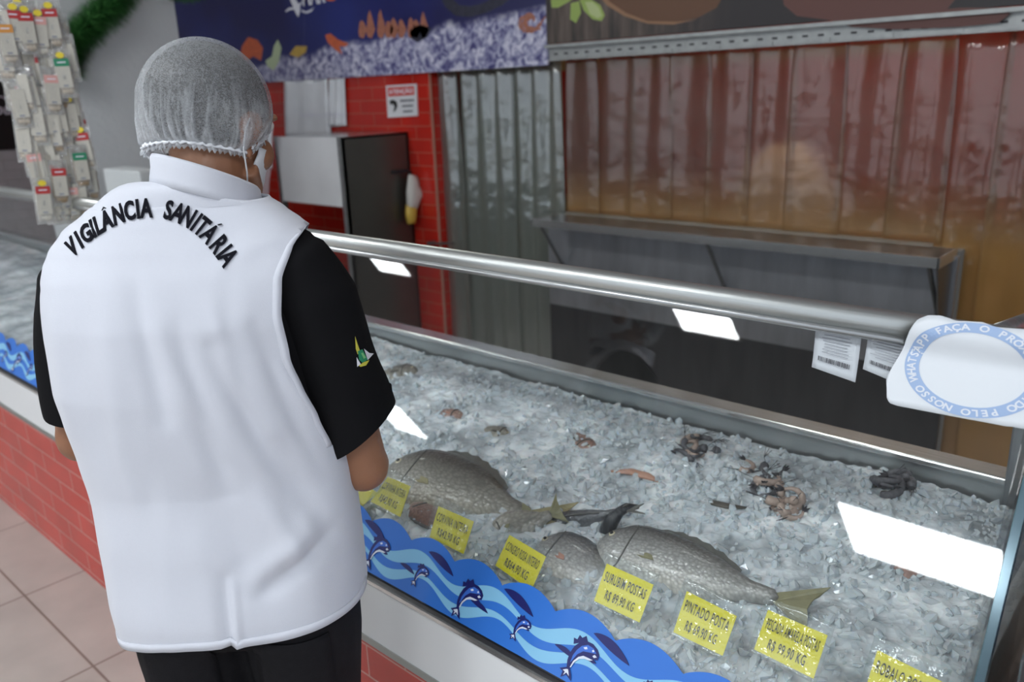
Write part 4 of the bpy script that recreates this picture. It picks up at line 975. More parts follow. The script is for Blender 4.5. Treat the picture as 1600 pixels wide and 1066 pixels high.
# arms
RS, RE, RW = B(.135, .0, 1.35), B(.196, .012, 1.030), B(.085, .215, 1.085)
LS, LE, LW = B(-.176, .005, 1.34), B(-.242, .040, 1.098), B(-.13, .25, 1.11)
for S_, E_, W_h in ((RS, RE, RW), (LS, LE, LW)):
    limb([S_, S_.lerp(E_, .35), S_.lerp(E_, .75), E_], [.050, .047, .043, .040])
    limb([E_, E_.lerp(W_h, .25), E_.lerp(W_h, .7), W_h], [.042, .044, .033, .026])
def hand(W_h, fd, palm_n, side):
    """fd: finger direction; palm_n: palm normal; side +1 thumb towards cross"""
    fd = fd.normalized(); palm_n = (palm_n - fd * palm_n.dot(fd)).normalized(); ac = fd.cross(palm_n) * side
    M_ = Matrix((ac, fd, palm_n)).transposed()
    sk.ball(W_h + fd * .045, (.040, .050, .015), M_, 16, 10); sk.ball(W_h + fd * .012, (.027, .03, .018), M_)
    for k, (o, ln) in enumerate(((.029, .068), (.010, .076), (-.010, .071), (-.028, .056))):
        p = W_h + fd * (.080 - .004 * abs(k - 1.3)) + ac * o; d = fd.copy(); pts = [W_h + fd * .05 + ac * o * .8, p]
        for ph_, fr in ((.35, .45), (.75, .32), (.55, .23)):
            d = (d * math.cos(ph_) + palm_n * math.sin(ph_)).normalized(); d = (d + ac * o * .6).normalized(); p = p + d * ln * fr; pts.append(p)
        sk.tube(pts, [.0095, .0092, .0085, .0078, .0066], 10); sk.ball(pts[-1], .0066, None, 8, 6)
    t0 = W_h + fd * .022 + ac * .028; t1 = t0 + (fd * .6 + ac * .7 + palm_n * .4).normalized() * .040; t2 = t1 + (fd * .9 + palm_n * .45).normalized() * .030; t3 = t2 + (fd * .85 - ac * .25 + palm_n * .5).normalized() * .022
    sk.tube([t0, t1, t2, t3], [.0135, .0105, .0092, .0072], 10); sk.ball(t3, .0072, None, 8, 6)
hand(RW, (PF * .6 - PR * .75 + Vector((0, 0, .1))), Vector((0, 0, 1)) - PR * .3, -1)
hand(LW, (PF * .6 + PR * .75 + Vector((0, 0, .05))), Vector((0, 0, 1)) + PR * .3, 1)
# legs
for s, fo in ((-.105, .02), (.065, -.0)):
    limb([B(s, fo, .86), B(s - .002, fo + .005, .62), B(s, fo + .015, .47), B(s, fo - .01, .30), B(s, fo - .02, .10)], [.080, .066, .052, .050, .036])
    sk.tube([B(s, fo - .05, .045), B(s, fo + .05, .045), B(s, fo + .15, .035)], [.035, .038, .03], 12)
me = bpy.data.meshes.new('t'); me.from_pydata([tuple(v) for v in sk.v], [], sk.f); t = bpy.data.objects.new('t', me); COL.objects.link(t)
bm = bmesh.new(); bm.from_mesh(me); bmesh.ops.recalc_face_normals(bm, faces=bm.faces[:]); bm.to_mesh(me); bm.free()
rm = t.modifiers.new('r', 'REMESH'); rm.mode = 'VOXEL'; rm.voxel_size = .0042
sm = t.modifiers.new('s', 'SMOOTH'); sm.factor = .5; sm.iterations = 5
dg = bpy.context.evaluated_depsgraph_get(); me2 = bpy.data.meshes.new_from_object(t.evaluated_get(dg)); bpy.data.objects.remove(t)
me2.name = 'person'; me2.polygons.foreach_set('use_smooth', [True] * len(me2.polygons)); me2.materials.clear()
M_skin = mat('brown_skin', (.27, .125, .068), .42, noise_amt=.10, nscale=30, sss=.08, bump=.06, bscale=300)
me2.materials.append(M_skin)
person = bpy.data.objects.new('person', me2); COL.objects.link(person)
tag(person, 'person in white lettered vest, black t-shirt and hairnet, standing with back turned', 'person')

# --- vest
LT = [(.70, -.204), (.80, -.208), (.86, -.214), (.96, -.216), (1.02, -.216), (1.09, -.224), (1.16, -.233), (1.2, -.238), (1.28, -.238), (1.32, -.236), (1.36, -.232), (1.38, -.228), (1.40, -.219), (1.426, -.199), (1.452, -.165), (1.474, -.127), (1.492, -.093), (1.505, -.064), (1.515, -.055)]
RT = [(.70, .175), (.80, .184), (.93, .184), (.995, .182), (1.02, .180), (1.12, .176), (1.22, .172), (1.3, .176), (1.36, .186), (1.385, .186), (1.405, .170), (1.425, .140), (1.445, .115), (1.46, .094), (1.475, .080), (1.515, .066)]
BT = [(.70, .158), (.85, .152), (.95, .134), (1.05, .118), (1.2, .122), (1.3, .118), (1.36, .104), (1.40, .090), (1.43, .078), (1.46, .070), (1.515, .062)]
CT = [(.70, .0), (1.2, .0), (1.34, .005), (1.42, .018), (1.48, .032), (1.515, .04)]
def folds(s, z):
    d = 0
    for (s0, z0, s1, z1, w_, a) in ((-.02, 1.30, .02, 1.06, .016, -.006), (.03, 1.27, .115, 1.02, .018, -.009), (.03, 1.27, .10, 1.12, .010, .003), (.085, 1.30, .15, 1.05, .012, -.006),
                                    (.10, 1.12, .165, .93, .016, -.008), (-.11, 1.40, -.12, 1.0, .022, .004), (-.19, 1.36, -.20, 1.15, .014, .004), (-.07, 1.36, -.05, 1.18, .014, -.005),
                                    (-.045, 1.30, .02, 1.12, .012, .004), (.05, .93, .12, .98, .016, .006), (.055, .90, .13, .94, .013, -.006), (.0, .93, .0, .74, .010, -.006), (.012, .92, .012, .74, .006, .005),
                                    (-.02, 1.06, .09, .86, .03, -.006), (.10, .93, .16, .97, .012, -.007), (.05, 1.22, .03, 1.34, .012, .003), (-.16, 1.1, -.17, .82, .02, .004), (.06, 1.05, .13, .90, .014, .005), (.12, 1.42, .04, 1.38, .014, .003), (.135, 1.20, .10, 1.28, .009, -.004), (.14, 1.16, .11, 1.24, .006, .004)):
        vx, vz = s1 - s0, z1 - z0; L2 = vx * vx + vz * vz; t = ((s - s0) * vx + (z - z0) * vz) / L2; tc_ = max(0, min(1, t))
        dx = s - s0 - vx * tc_; dz = z - z0 - vz * tc_; q = (dx * dx + dz * dz) / (w_ * w_)
        if q < 9: d += a * math.exp(-q) * (math.sin(PI * (tc_ * .8 + .1)) ** .7)
    d += .0035 * noise.noise(Vector((s * 9, z * 4, 1))) + .0012 * noise.noise(Vector((s * 30, z * 14, 2)))
    return d
def torso_pt(phi, z, off=0, fold=True):
    """phi: 0 = back centre, +90 right side, 180 front"""
    l, r = lerp_tab(LT, z), lerp_tab(RT, z); c = (l + r) / 2; a = (r - l) / 2 + off; b_ = lerp_tab(BT, z) + off; cf = lerp_tab(CT, z)
    sn, cs = math.sin(phi), math.cos(phi)
    s = c + a * math.copysign(abs(sn) ** .82, sn); f = cf - b_ * math.copysign(abs(cs) ** .82, cs) * (1 if cs > 0 else .92)
    p = B(s, f, z)
    if fold:
        k = max(0, cs) ** .6; k2 = 1 - .3 * abs(sn)
        d = folds(s, z) * 1.45 * k * k2; p += (-PF * cs + PR * sn) * d
    return p
def back_pt(s, z, off=.0014):
    l, r = lerp_tab(LT, z), lerp_tab(RT, z); c = (l + r) / 2; a = (r - l) / 2; q = max(-.999, min(.999, (s - c) / a))
    phi = math.asin(math.copysign(abs(q) ** (1 / .82), q)); return torso_pt(phi, z) + (-PF * math.cos(phi) + PR * math.sin(phi)) * off
HOLE_R = [(1.085, .20), (1.10, .160), (1.15, .148), (1.20, .134), (1.25, .122), (1.31, .116), (1.36, .120), (1.40, .134), (1.425, .150), (1.44, .20)]
HOLE_L = [(1.10, -.26), (1.13, -.240), (1.20, -.232), (1.30, -.228), (1.37, -.225), (1.40, -.222), (1.41, -.26)]
M_vest = mat('white_cotton', (.56, .58, .64), .75, noise_amt=.015, nscale=200, bump=.08, bscale=700, sheen=.2)
def lim(z, tab, sgn):
    l, r = lerp_tab(LT, z), lerp_tab(RT, z); c = (l + r) / 2; a = (r - l) / 2; q = (lerp_tab(tab, z) - c) / a * sgn
    if z < tab[0][0] or z > tab[-1][0]: q = 1
    q = max(0.05, min(1, q)); return math.asin(q ** (1 / .82))
def hem(phi): return .826 - .030 * min(0, math.sin(phi)) ** 2 + .004 * max(0, math.sin(phi)) ** 2 
NZ, NP = 150, 150; ZT = 1.462
def panel(back):
    V = []; F = []
    for i in range(NZ + 1):
        v = i / NZ
        for j in range(NP + 1):
            u = j / NP
            z0 = hem((u - .5) * PI) ; z = z0 + (ZT - z0) * v
            pR = lim(z, HOLE_R, 1); pL = -lim(z, HOLE_L, -1)
            phi = max(pL, min(pR, (u - .5) * PI))
            if not back: phi = PI - phi
            V.append(torso_pt(phi, z))
    for i in range(NZ):
        for j in range(NP): q = i * (NP + 1) + j; f = (q, q + 1, q + NP + 2, q + NP + 1); F.append(f if back else f[::-1])
    return V, F
V1, F1 = panel(True); V2, F2 = panel(False); n1_ = len(V1)
vest = mobj('vest', V1 + V2, F1 + [tuple(i + n1_ for i in f) for f in F2], M_vest, person, True)
bm = bmesh.new(); bm.from_mesh(vest.data); bmesh.ops.remove_doubles(bm, verts=bm.verts[:], dist=.0004); bm.to_mesh(vest.data); bm.free()
solidify(vest, .002, 0)
# hem and armhole stitching bands
hb = MB()
def band(name, f, n, w_=.012, off=.0016):
    V = []; F = []
    for i in range(n + 1):
        a, b_ = f(i / n); V += [a, b_]
    for i in range(n): F.append((i * 2, i * 2 + 2, i * 2 + 3, i * 2 + 1))
    return solidify(mobj(name, V, F, M_vest, vest, True), .0012)
def bp_(phi, z, off): return torso_pt(phi, z) + (-PF * math.cos(phi) + PR * math.sin(phi)) * off
band('hem_band', lambda u: (bp_((u - .5) * PI * .98, hem((u - .5) * PI) - .0005, .0022), bp_((u - .5) * PI * .98, hem((u - .5) * PI) + .013, .0018)), 80)
band('armhole_band', lambda u: (lambda z: (bp_(lim(z, HOLE_R, 1) + .003, z, .0024), bp_(lim(z, HOLE_R, 1) - .07, z, .0016)))(1.10 + .32 * u), 50)
# collar: stand plus fold around the neck
def neckc(z): t = (z - 1.44) / .1; return (.0 + .012 * t, .040 + .03 * t)
def ctop(a): return 1.500 - .024 * math.cos(a) - .020 * math.sin(a)
V = []; F = []; nc_ = 64
prof_c = [(.0, 1.476, .077), (.0, 1.488, .0745), (0, 1.500, .0715), (0, 1.514, .0705), (0, 1.518, .0685), (0, 1.514, .0665), (0, 1.48, .064)]
for i in range(nc_):
    a = 2 * PI * i / nc_
    back_ = max(0, -math.sin(a))
    for (_, z, r_) in prof_c:
        cs_, cf_ = .006, .040
        zz = z - 1.518 + ctop(a)
        V.append(B(cs_ + r_ * math.cos(a) * 1.02, cf_ + r_ * 1.04 * math.sin(a), zz))
k = len(prof_c)
for i in range(nc_):
    j = (i + 1) % nc_
    for q in range(k - 1): F.append((i * k + q, j * k + q, j * k + q + 1, i * k + q + 1))
solidify(mobj('collar', V, F, M_vest, vest, True), .002)
# yoke closing surface from vest top to the collar
V = []; F = []; nn = 72; kk = 8
for i in range(nn):
    a = 2 * PI * i / nn; phi = PI / 2 - (a) + 0
    phi = a
    top = torso_pt(phi, ZT - .004, 0, False)
    sn, cs = math.sin(phi), math.cos(phi); end = B(.006 + .076 * sn, .040 - .077 * cs, ctop(phi - PI / 2) - .038)
    for j in range(kk + 1): t = j / kk; p = top.lerp(end, t); p.z += .010 * math.sin(PI * t) * (1 if sn < 0 else .3) * abs(sn) + .004 * math.sin(PI * t); V.append(p)
for i in range(nn):
    j = (i + 1) % nn
    for q in range(kk): F.append((i * (kk + 1) + q, j * (kk + 1) + q, j * (kk + 1) + q + 1, i * (kk + 1) + q + 1))
mobj('neckline_facing', V, F, M_vest, vest, True)
# yoke seam and the blue edge under the collar
# lettering
def plane_sz(px, py, f=-.112):
    d = ray(px, py); t = (PO + PF * f - CAM).dot(PF) / d.dot(PF); p = CAM + d * t - PO; return p.dot(PR), p.z
chars = [('V', 114, 385), ('I', 125, 375), ('G', 136, 367), ('I', 146, 357), ('L', 155, 351), ('Â', 168, 341), ('N', 186, 334), ('C', 204, 330), ('I', 217, 327), ('A', 230, 325),
         ('S', 264, 326), ('A', 279, 332), ('N', 294, 339), ('I', 307, 347), ('T', 316, 354), ('Á', 328, 366), ('R', 343, 380), ('I', 350, 390), ('A', 356, 404)]
M_ink = mat('black_embroidery', (.008, .008, .012), .9); M_ink.node_tree.nodes['Principled BSDF'].inputs['Specular IOR Level'].default_value = .1
def surf_sz(px, py):
    f = -.09
    for _ in range(8): s, z = plane_sz(px, py, f); f = .5 * f + .5 * (back_pt(s, z) - PO).dot(PF)
    return s, z
SZ = [surf_sz(x, y) for _, x, y in chars]
lt = MB()
# fit a smooth arc (quadratic in s) through the letter centres
A_ = np.array([[s ** k for k in range(5)] for s, z in SZ]); co = np.linalg.lstsq(A_, np.array([z for s, z in SZ]), rcond=None)[0]
def arc(s): return sum(c * s ** k for k, c in enumerate(co))
for (c, _, _), (s, z) in zip(chars, SZ):
    z = arc(s); sl_ = sum(k * co[k] * s ** (k - 1) for k in range(1, 5)); an = math.atan(sl_)
    vs, fs = text_geo('A' if c in 'ÂÁ' else c, 1, .034, ext=.02)
    ys_ = [v.y for v in vs]; h = max(ys_) - min(ys_); xs_ = [v.x for v in vs]; cx_ = (max(xs_) + min(xs_)) / 2; cy_ = (max(ys_) + min(ys_)) / 2
    k_ = .0255 / h; out3 = []
    extra = None
    if c in 'ÂÁ':
        av = [(-.22, .44), (0, .60), (.22, .44), (.13, .44), (0, .52), (-.13, .44)] if c == 'Â' else [(-.05, .44), (.13, .62), (.24, .62), (.05, .44)]
        ex_ = [Vector((x_ * h * 1.0, (y_ + .12) * h, z_)) for z_ in (-.02, .02) for x_, y_ in av]; n_ = len(av)
        extra = (ex_, [tuple(range(n_)), tuple(range(2 * n_ - 1, n_ - 1, -1))] + [(i, (i + 1) % n_, n_ + (i + 1) % n_, n_ + i) for i in range(n_)])
    def place(vv):
        o3 = []
        for v in vv:
            x_ = (v.x) * k_ * .66; y_ = (v.y) * k_
            o3.append(back_pt(s + x_ * math.cos(an) - y_ * math.sin(an), z + x_ * math.sin(an) + y_ * math.cos(an),   .0032 + v.z * .03))
        return o3
    lt.add(place([Vector((v.x - cx_, v.y - cy_, v.z)) for v in vs]), fs)
    if extra: lt.add(place(extra[0]), extra[1])
lt.build('lettering', M_ink, vest)

# --- t-shirt
M_tee = mat('black_jersey', (.006, .006, .007), .9, bump=.1, bscale=500); M_tee.node_tree.nodes['Principled BSDF'].inputs['Specular IOR Level'].default_value = .15
tee = MB(); rings = []
for i in range(40):
    z = .86 + (1.452 - .86) * i / 39; rings.append([torso_pt(2 * PI * j / 64, z, -.018, False) for j in range(64)])
tee.loft(rings, 0, False)
def sleeve(rs_):
    rr = []
    for (c, r_, hmx) in rs_: rr.append((Vector(c), r_, hmx))
    pts = []; N_ = 30; n = len(rr)
    rings = []
    for i in range(N_ + 1):
        u = i / N_ * (n - 1); k = min(int(u), n - 2); t = u - k; t = t * t * (3 - 2 * t) * .5 + t * .5
        c = rr[k][0].lerp(rr[k + 1][0], t); r_ = rr[k][1] + (rr[k + 1][1] - rr[k][1]) * t
        ax = (rr[k + 1][0] - rr[k][0]).normalized(); axn = (rr[min(k + 2, n - 1)][0] - rr[min(k + 1, n - 2)][0]).normalized(); ax = ax.lerp(axn, t).normalized()
        tilt = rr[k][2] + (rr[k + 1][2] - rr[k][2]) * t
        a1 = (PR - ax * PR.dot(ax)).normalized(); a2 = ax.cross(a1)
        ring = []
        for j in range(40):
            a = 2 * PI * j / 40; q = r_ * (1 + .05 * noise.noise(Vector((math.cos(a) * 1.5, math.sin(a) * 1.5, i * .16))) + .025 * math.sin(3 * a + i * .3) * (i / N_))
            ring.append(c + a1 * math.cos(a) * q + a2 * math.sin(a) * q * 1.05 + ax * (-tilt * math.cos(a)) * q)
        rings.append(ring)
    return rings
def Bt(s, f, z): return B(s, f, z)
rsl = sleeve([(B(.06, .0, 1.385), .055, 0), (B(.115, .0, 1.362), .066, 0), (B(.145, .0, 1.315), .069, 0), (B(.160, .0, 1.24), .068, 0), (B(.176, .005, 1.16), .069, .12), (B(.196, .008, 1.095), .067, .30)])
lsl = sleeve([(B(-.12, .0, 1.385), .055, 0), (B(-.184, .01, 1.345), .062, 0), (B(-.206, .018, 1.30), .055, 0), (B(-.222, .022, 1.23), .055, 0), (B(-.230, .028, 1.145), .056, -.1)])
tee.loft(rsl, 0, False); tee.loft(lsl, 0, False)
for rs_ in (rsl, lsl):      # turned-in hem
    e = rs_[-1]; c = sum(e, Vector()) / len(e); tee.loft([e, [c + (p - c) * .95 - Vector((0, 0, .0)) for p in e], [c + (p - c) * .93 + Vector((0, 0, .03)) for p in e]], 0, False)
tshirt = tee.build('t_shirt', M_tee, person, True)
cr_ = MB(); rings = []
for z, r_ in ((-.06, .068), (-.012, .0645), (-.010, .062)): rings.append([B(.006 + r_ * math.cos(a), .042 + r_ * math.sin(a), z + ctop(a)) for a in [2 * PI * j / 40 for j in range(40)]])
cr_.loft(rings, 0, False); cr_.build('neck_band', mat('navy_jersey', (.02, .025, .09), .7), tshirt, True)
# sleeve emblem
from mathutils.bvhtree import BVHTree
me = tshirt.data; bv = BVHTree.FromPolygons([v.co for v in me.vertices], [tuple(p.vertices) for p in me.polygons])
def on_sleeve(px, py, off=.0012):
    d = ray(px, py); loc, nrm, _, _ = bv.ray_cast(CAM, d)
    if loc is None: return CAM + d * 1.2
    if nrm.dot(d) > 0: nrm = -nrm
    return loc + nrm * off
em = MB(); EMP = [([(554, 525), (558, 538), (562, 549), (558, 554), (555, 545)], 0), ([(558, 549), (565, 546), (573, 562), (566, 568), (560, 562)], 1), ([(567, 545), (575, 552), (582, 553), (573, 563)], 2), ([(556, 558), (562, 569), (557, 573)], 2), ([(559, 571), (566, 566), (575, 563), (570, 571), (562, 573)], 0), ([(562, 552), (565, 551), (569, 559), (566, 561)], 3)]
for k, (pts, mi) in enumerate(EMP):
    P3 = [on_sleeve(*p, .0012 + .0004 * k) for p in pts]; c = sum(P3, Vector()) / len(P3); n = len(P3)
    em.add(P3 + [c + (CAM - c).normalized() * .0004], [(i, (i + 1) % n, n) for i in range(n)], mi)
em.build('sleeve_emblem', [mat('emblem_yellow', (.55, .50, .06), .6), mat('emblem_green', (.02, .25, .12), .6), mat('emblem_white', (.7, .7, .75), .6), mat('emblem_light_green', (.18, .5, .2), .6)], tshirt)

# --- trousers
M_jean = mat('black_denim', (.009, .009, .011), .8, noise_amt=.3, nscale=80, bump=.15, bscale=400); M_jean.node_tree.nodes['Principled BSDF'].inputs['Specular IOR Level'].default_value = .2
tr_ = MB()
def legr(s, f, sg_):
    rings = []
    for z, r_, ds, df, rb in ((.90, .092, 0, .0, .11), (.82, .096, 0, .0, .120), (.74, .094, .0, .0, .112), (.62, .084, .0, .0, .095), (.48, .070, 0, .01, .074), (.30, .064, 0, -.012, .068), (.12, .060, .0, -.02, .066), (.045, .062, 0, -.015, .07)):
        rings.append([B(s + ds + r_ * math.cos(a) * (1 + .04 * noise.noise(Vector((a, z * 9, s * 9)))), f + df + rb * math.sin(a) * (1 + .04 * noise.noise(Vector((z * 8, a, 3)))), z) for a in [2 * PI * j / 36 for j in range(36)]])
    return rings
rL = legr(-.105, .01, -1); rR = legr(.073, .0, 1)
tr_.loft(rL); tr_.loft(rR)
hp = []
for z, a_, b_ in ((1.00, .150, .100), (.92, .170, .118), (.86, .178, .116), (.82, .180, .118), (.79, .165, .11), (.765, .12, .08)): hp.append([B(-.016 + a_ * math.cos(a), .0 + b_ * math.sin(a), z) for a in [2 * PI * j / 40 for j in range(40)]])
tr_.loft(hp)
me = bpy.data.meshes.new('t'); me.from_pydata([tuple(v) for v in tr_.v], [], tr_.f); t = bpy.data.objects.new('t', me); COL.objects.link(t)
bm = bmesh.new(); bm.from_mesh(me); bmesh.ops.recalc_face_normals(bm, faces=bm.faces[:]); bm.to_mesh(me); bm.free()
rm = t.modifiers.new('r', 'REMESH'); rm.mode = 'VOXEL'; rm.voxel_size = .007; sm = t.modifiers.new('s', 'SMOOTH'); sm.iterations = 4
dg = bpy.context.evaluated_depsgraph_get(); me2 = bpy.data.meshes.new_from_object(t.evaluated_get(dg)); bpy.data.objects.remove(t); me2.name = 'trousers'
me2.polygons.foreach_set('use_smooth', [True] * len(me2.polygons)); me2.materials.clear(); me2.materials.append(M_jean)
trs = bpy.data.objects.new('trousers', me2); COL.objects.link(trs); setpar(trs, person)
bvt = BVHTree.FromPolygons([v.co for v in me2.vertices], [tuple(p.vertices) for p in me2.polygons])
def on_tr(s, z, off=.002):
    loc, nrm, _, _ = bvt.ray_cast(B(s, -.5, z), PF); 
    return (loc - PF * off) if loc else B(s, -.12, z)
for cs_ in (.075, -.105):
    V = []; F = []; nn = 10
    for i in range(nn + 1):
        for j in range(nn + 1):
            u = i / nn; t_ = j / nn; s = cs_ + (u - .5) * .115; zt = .80; zb = .675 - .018 * (1 - abs(2 * u - 1)); V.append(on_tr(s, zt + (zb - zt) * t_))
    for i in range(nn):
        for j in range(nn): q = i * (nn + 1) + j; F.append((q, q + 1, q + nn + 2, q + nn + 1))
    solidify(mobj('back_pocket', V, F, M_jean, trs, True), .002, 1)
    sm_ = MB(); pts = [on_tr(cs_ + (u - .5) * .109, .675 + .003 - .018 * (1 - abs(2 * u - 1)), .004) for u in [k / 10 for k in range(11)]]; sm_.tube(pts, .0007, 5)
    sm_.build('pocket_stitch', mat('grey_thread', (.07, .07, .075), .6) if 'grey_thread' not in bpy.data.materials else bpy.data.materials['grey_thread'], trs)
# shoes
for s, fo in ((-.105, .0), (.073, -.01)):
    mb = MB(); rings = []
    for y, w_, h in ((-.10, .030, .05), (-.085, .038, .085), (-.04, .040, .095), (.03, .043, .08), (.10, .047, .058), (.16, .042, .048), (.19, .025, .035)):
        rings.append([B(s + w_ * math.cos(a), fo + y, .022 + h * .5 + h * .5 * math.sin(a)) for a in [2 * PI * j / 18 for j in range(18)]])
    mb.loft(rings); so = mb.build('shoe', mat('black_shoe', (.015, .015, .015), .5) if 'black_shoe' not in bpy.data.materials else bpy.data.materials['black_shoe'], person, True)
    mb = MB(); rings = []
    for z in (0.0, .022): rings.append([B(s + (.048 if a < PI else .040) * math.cos(a), fo + .045 + .155 * math.sin(a), z) for a in [2 * PI * j / 24 for j in range(24)]])
    mb.loft(rings); mb.build('sole', mat('pale_sole', (.4, .4, .4), .6) if 'pale_sole' not in bpy.data.materials else bpy.data.materials['pale_sole'], so)

# --- hair, hairnet, mask
hr = MB(); rings = []
def skull(th, ph, k=1.0):
    """th 0..pi from the crown, ph 0 = right, pi/2 = front"""
    x = .078 * math.sin(th) * math.cos(ph); y = -.014 + .099 * math.sin(th) * math.sin(ph); z = .012 + .089 * math.cos(th)
    if z < -.03: y += .25 * (-.03 - z) * (1 if y < 0 else 0)
    return Vector((x * k, y * k, z * k))
def front(ph): return max(0, math.sin(ph))
for i in range(27):
    t = i / 26; ring = []
    for j in range(56):
        ph = 2 * PI * j / 56; thm = 2.45 - 1.05 * front(ph) ** .6 ; p = skull(.03 + (thm - .03) * t, ph, .975)
        nz_ = .0015 * noise.noise(p * 220); ring.append(H(p.x * (1 + nz_ * 10), p.y * (1 + nz_ * 10), p.z + nz_))
    rings.append(ring)
hr.loft(rings, 0, False); hr.add([rings[0][i] for i in range(56)], [tuple(range(56))])
M_hair = mat('black_hair', (.018, .015, .012), .7, noise_amt=.5, nscale=150, bump=.4, bscale=500)
solidify(hr.build('hair', M_hair, person, True), .003, 1)
# hairnet film with creases and denser white where the fabric bunches towards the rim
nm, N, L, d = film('hairnet_fabric', (1, 1, 1), (.66, .69, .72), .3, .5, .02)
tc = d['tc']
uv = N.new('ShaderNodeAttribute'); uv.attribute_name = 'dens'
nf = N.new('ShaderNodeTexNoise'); nf.inputs['Scale'].default_value = 190; nf.inputs['Detail'].default_value = 5; nf.inputs['Distortion'].default_value = 2.5; L.new(tc.outputs['Object'], nf.inputs['Vector'])
rf = ramp(N, [(.38, (.12, .12, .12)), (.50, (.22, .22, .22)), (.55, (.42, .42, .42)), (.62, (.20, .20, .20))]); L.new(nf.outputs['Fac'], rf.inputs[0])
nw = N.new('ShaderNodeTexNoise'); nw.inputs['Scale'].default_value = 30; nw.inputs['Detail'].default_value = 3; nw.inputs['Distortion'].default_value = 1.5; L.new(tc.outputs['Object'], nw.inputs['Vector'])
rw = ramp(N, [(.478, (0, 0, 0)), (.5, (.45, .45, .45)), (.522, (0, 0, 0))]); L.new(nw.outputs['Fac'], rw.inputs[0])
a1_ = N.new('ShaderNodeMath'); a1_.operation = 'MULTIPLY_ADD'; L.new(rw.outputs[0], a1_.inputs[0]); L.new(uv.outputs['Fac'], a1_.inputs[1]); L.new(rf.outputs[0], a1_.inputs[2])
a2_ = N.new('ShaderNodeMath'); a2_.operation = 'ADD'; a2_.use_clamp = True; L.new(a1_.outputs[0], a2_.inputs[0]); L.new(uv.outputs['Fac'], a2_.inputs[1]); L.new(a2_.outputs[0], d['m1'].inputs[0])
rim = [];
def netpt(t, ph):
    fr = front(ph); bk = max(0, -math.sin(ph)); thm = 2.58 + .06 * bk - .72 * fr ** .8
    th = .03 + (thm - .03) * t; p = skull(th, ph, 1.022)
    if th > 1.6:
        kx = (1 - (th - 1.6) * .20) / math.sin(th); p.x *= kx; p.y = (p.y + .014 * 1.022) * kx - .014 * 1.022
    # ear bulge and saggy back left
    ear = math.exp(-((abs(math.cos(ph)) - 1) / .12) ** 2) * math.exp(-((t - .80) / .16) ** 2) * .019
    p.x += math.copysign(ear, p.x)
    left = max(0, math.cos(ph - math.radians(222))) ** 2; sag = left * (t ** 2.2)
    p += Vector((-.70, -.55, 0)).normalized() * .014 * sag
    p.z += -.010 * sag
    return p
NT, NPH = 90, 260; V = []; F = []; dens = []
for i in range(NT + 1):
    t = i / NT
    for j in range(NPH):
        ph = 2 * PI * j / NPH; p = netpt(t, ph)
        gath = max(0, (t - .40) / .60) ** 1.5
        cr1 = noise.noise(Vector((math.cos(ph) * 5 + 3, math.sin(ph) * 5, t * 1.5))) ; cr2 = noise.noise(Vector((math.cos(ph) * 13, math.sin(ph) * 13, t * 3)))
        ridge = (1 - abs(cr1) * 5) if abs(cr1) < .2 else 0; ridge2 = (1 - abs(cr2) * 6) if abs(cr2) < .166 else 0
        ruff = max(0, (t - .93) / .07)
        q = (ridge * .0040 + ridge2 * .0025) * gath + ruff * .0030 * math.sin(j * .95 + 2 * noise.noise(Vector((ph * 9, 0, 0))))
        q -= .004 * math.exp(-((t - .95) / .02) ** 2)
        nrm = Vector((p.x, p.y, p.z * .4)).normalized(); p = p + nrm * (q + .001)
        p.z += ruff * .0025 * math.sin(j * 1.7)
        V.append(H(*p))
        left = max(0, math.cos(ph - math.radians(222))) ** 2
        dn = .03 + (ridge * .55 + ridge2 * .60) * gath + .40 * left * max(0, (t - .72) / .28) + .50 * math.exp(-((t - .955) / .035) ** 2) + .10 * gath * (1 if math.sin(ph) < .3 else .3)
        dn += .10 * math.exp(-((t - .25) / .2) ** 2)
        dens.append(min(1, dn))
for i in range(NT):
    for j in range(NPH): k2 = (j + 1) % NPH; F.append((i * NPH + j, i * NPH + k2, (i + 1) * NPH + k2, (i + 1) * NPH + j))
F.append(tuple(range(NPH)))
net = mobj('hairnet', V, F, nm, person, True)
at_ = net.data.attributes.new('dens', 'FLOAT', 'POINT'); at_.data.foreach_set('value', dens)
rmb = MB(); pts = []
for j in range(0, NPH, 2):
    ph = 2 * PI * j / NPH; p = netpt(.955, ph); nrm = Vector((p.x, p.y, 0)).normalized(); pts.append(H(*(p + nrm * (.001 + .0012 * math.sin(j * 1.3)) + Vector((0, 0, .0012 * math.sin(j * 2.1))))))
pts.append(pts[0]); rmb.tube(pts, [.0022 + .0009 * math.sin(i * 1.9) for i in range(len(pts))], 8); rmb.build('elastic_rim', mat('white_nonwoven', (.72, .74, .77), .8, noise_amt=.1, nscale=300), net, True)
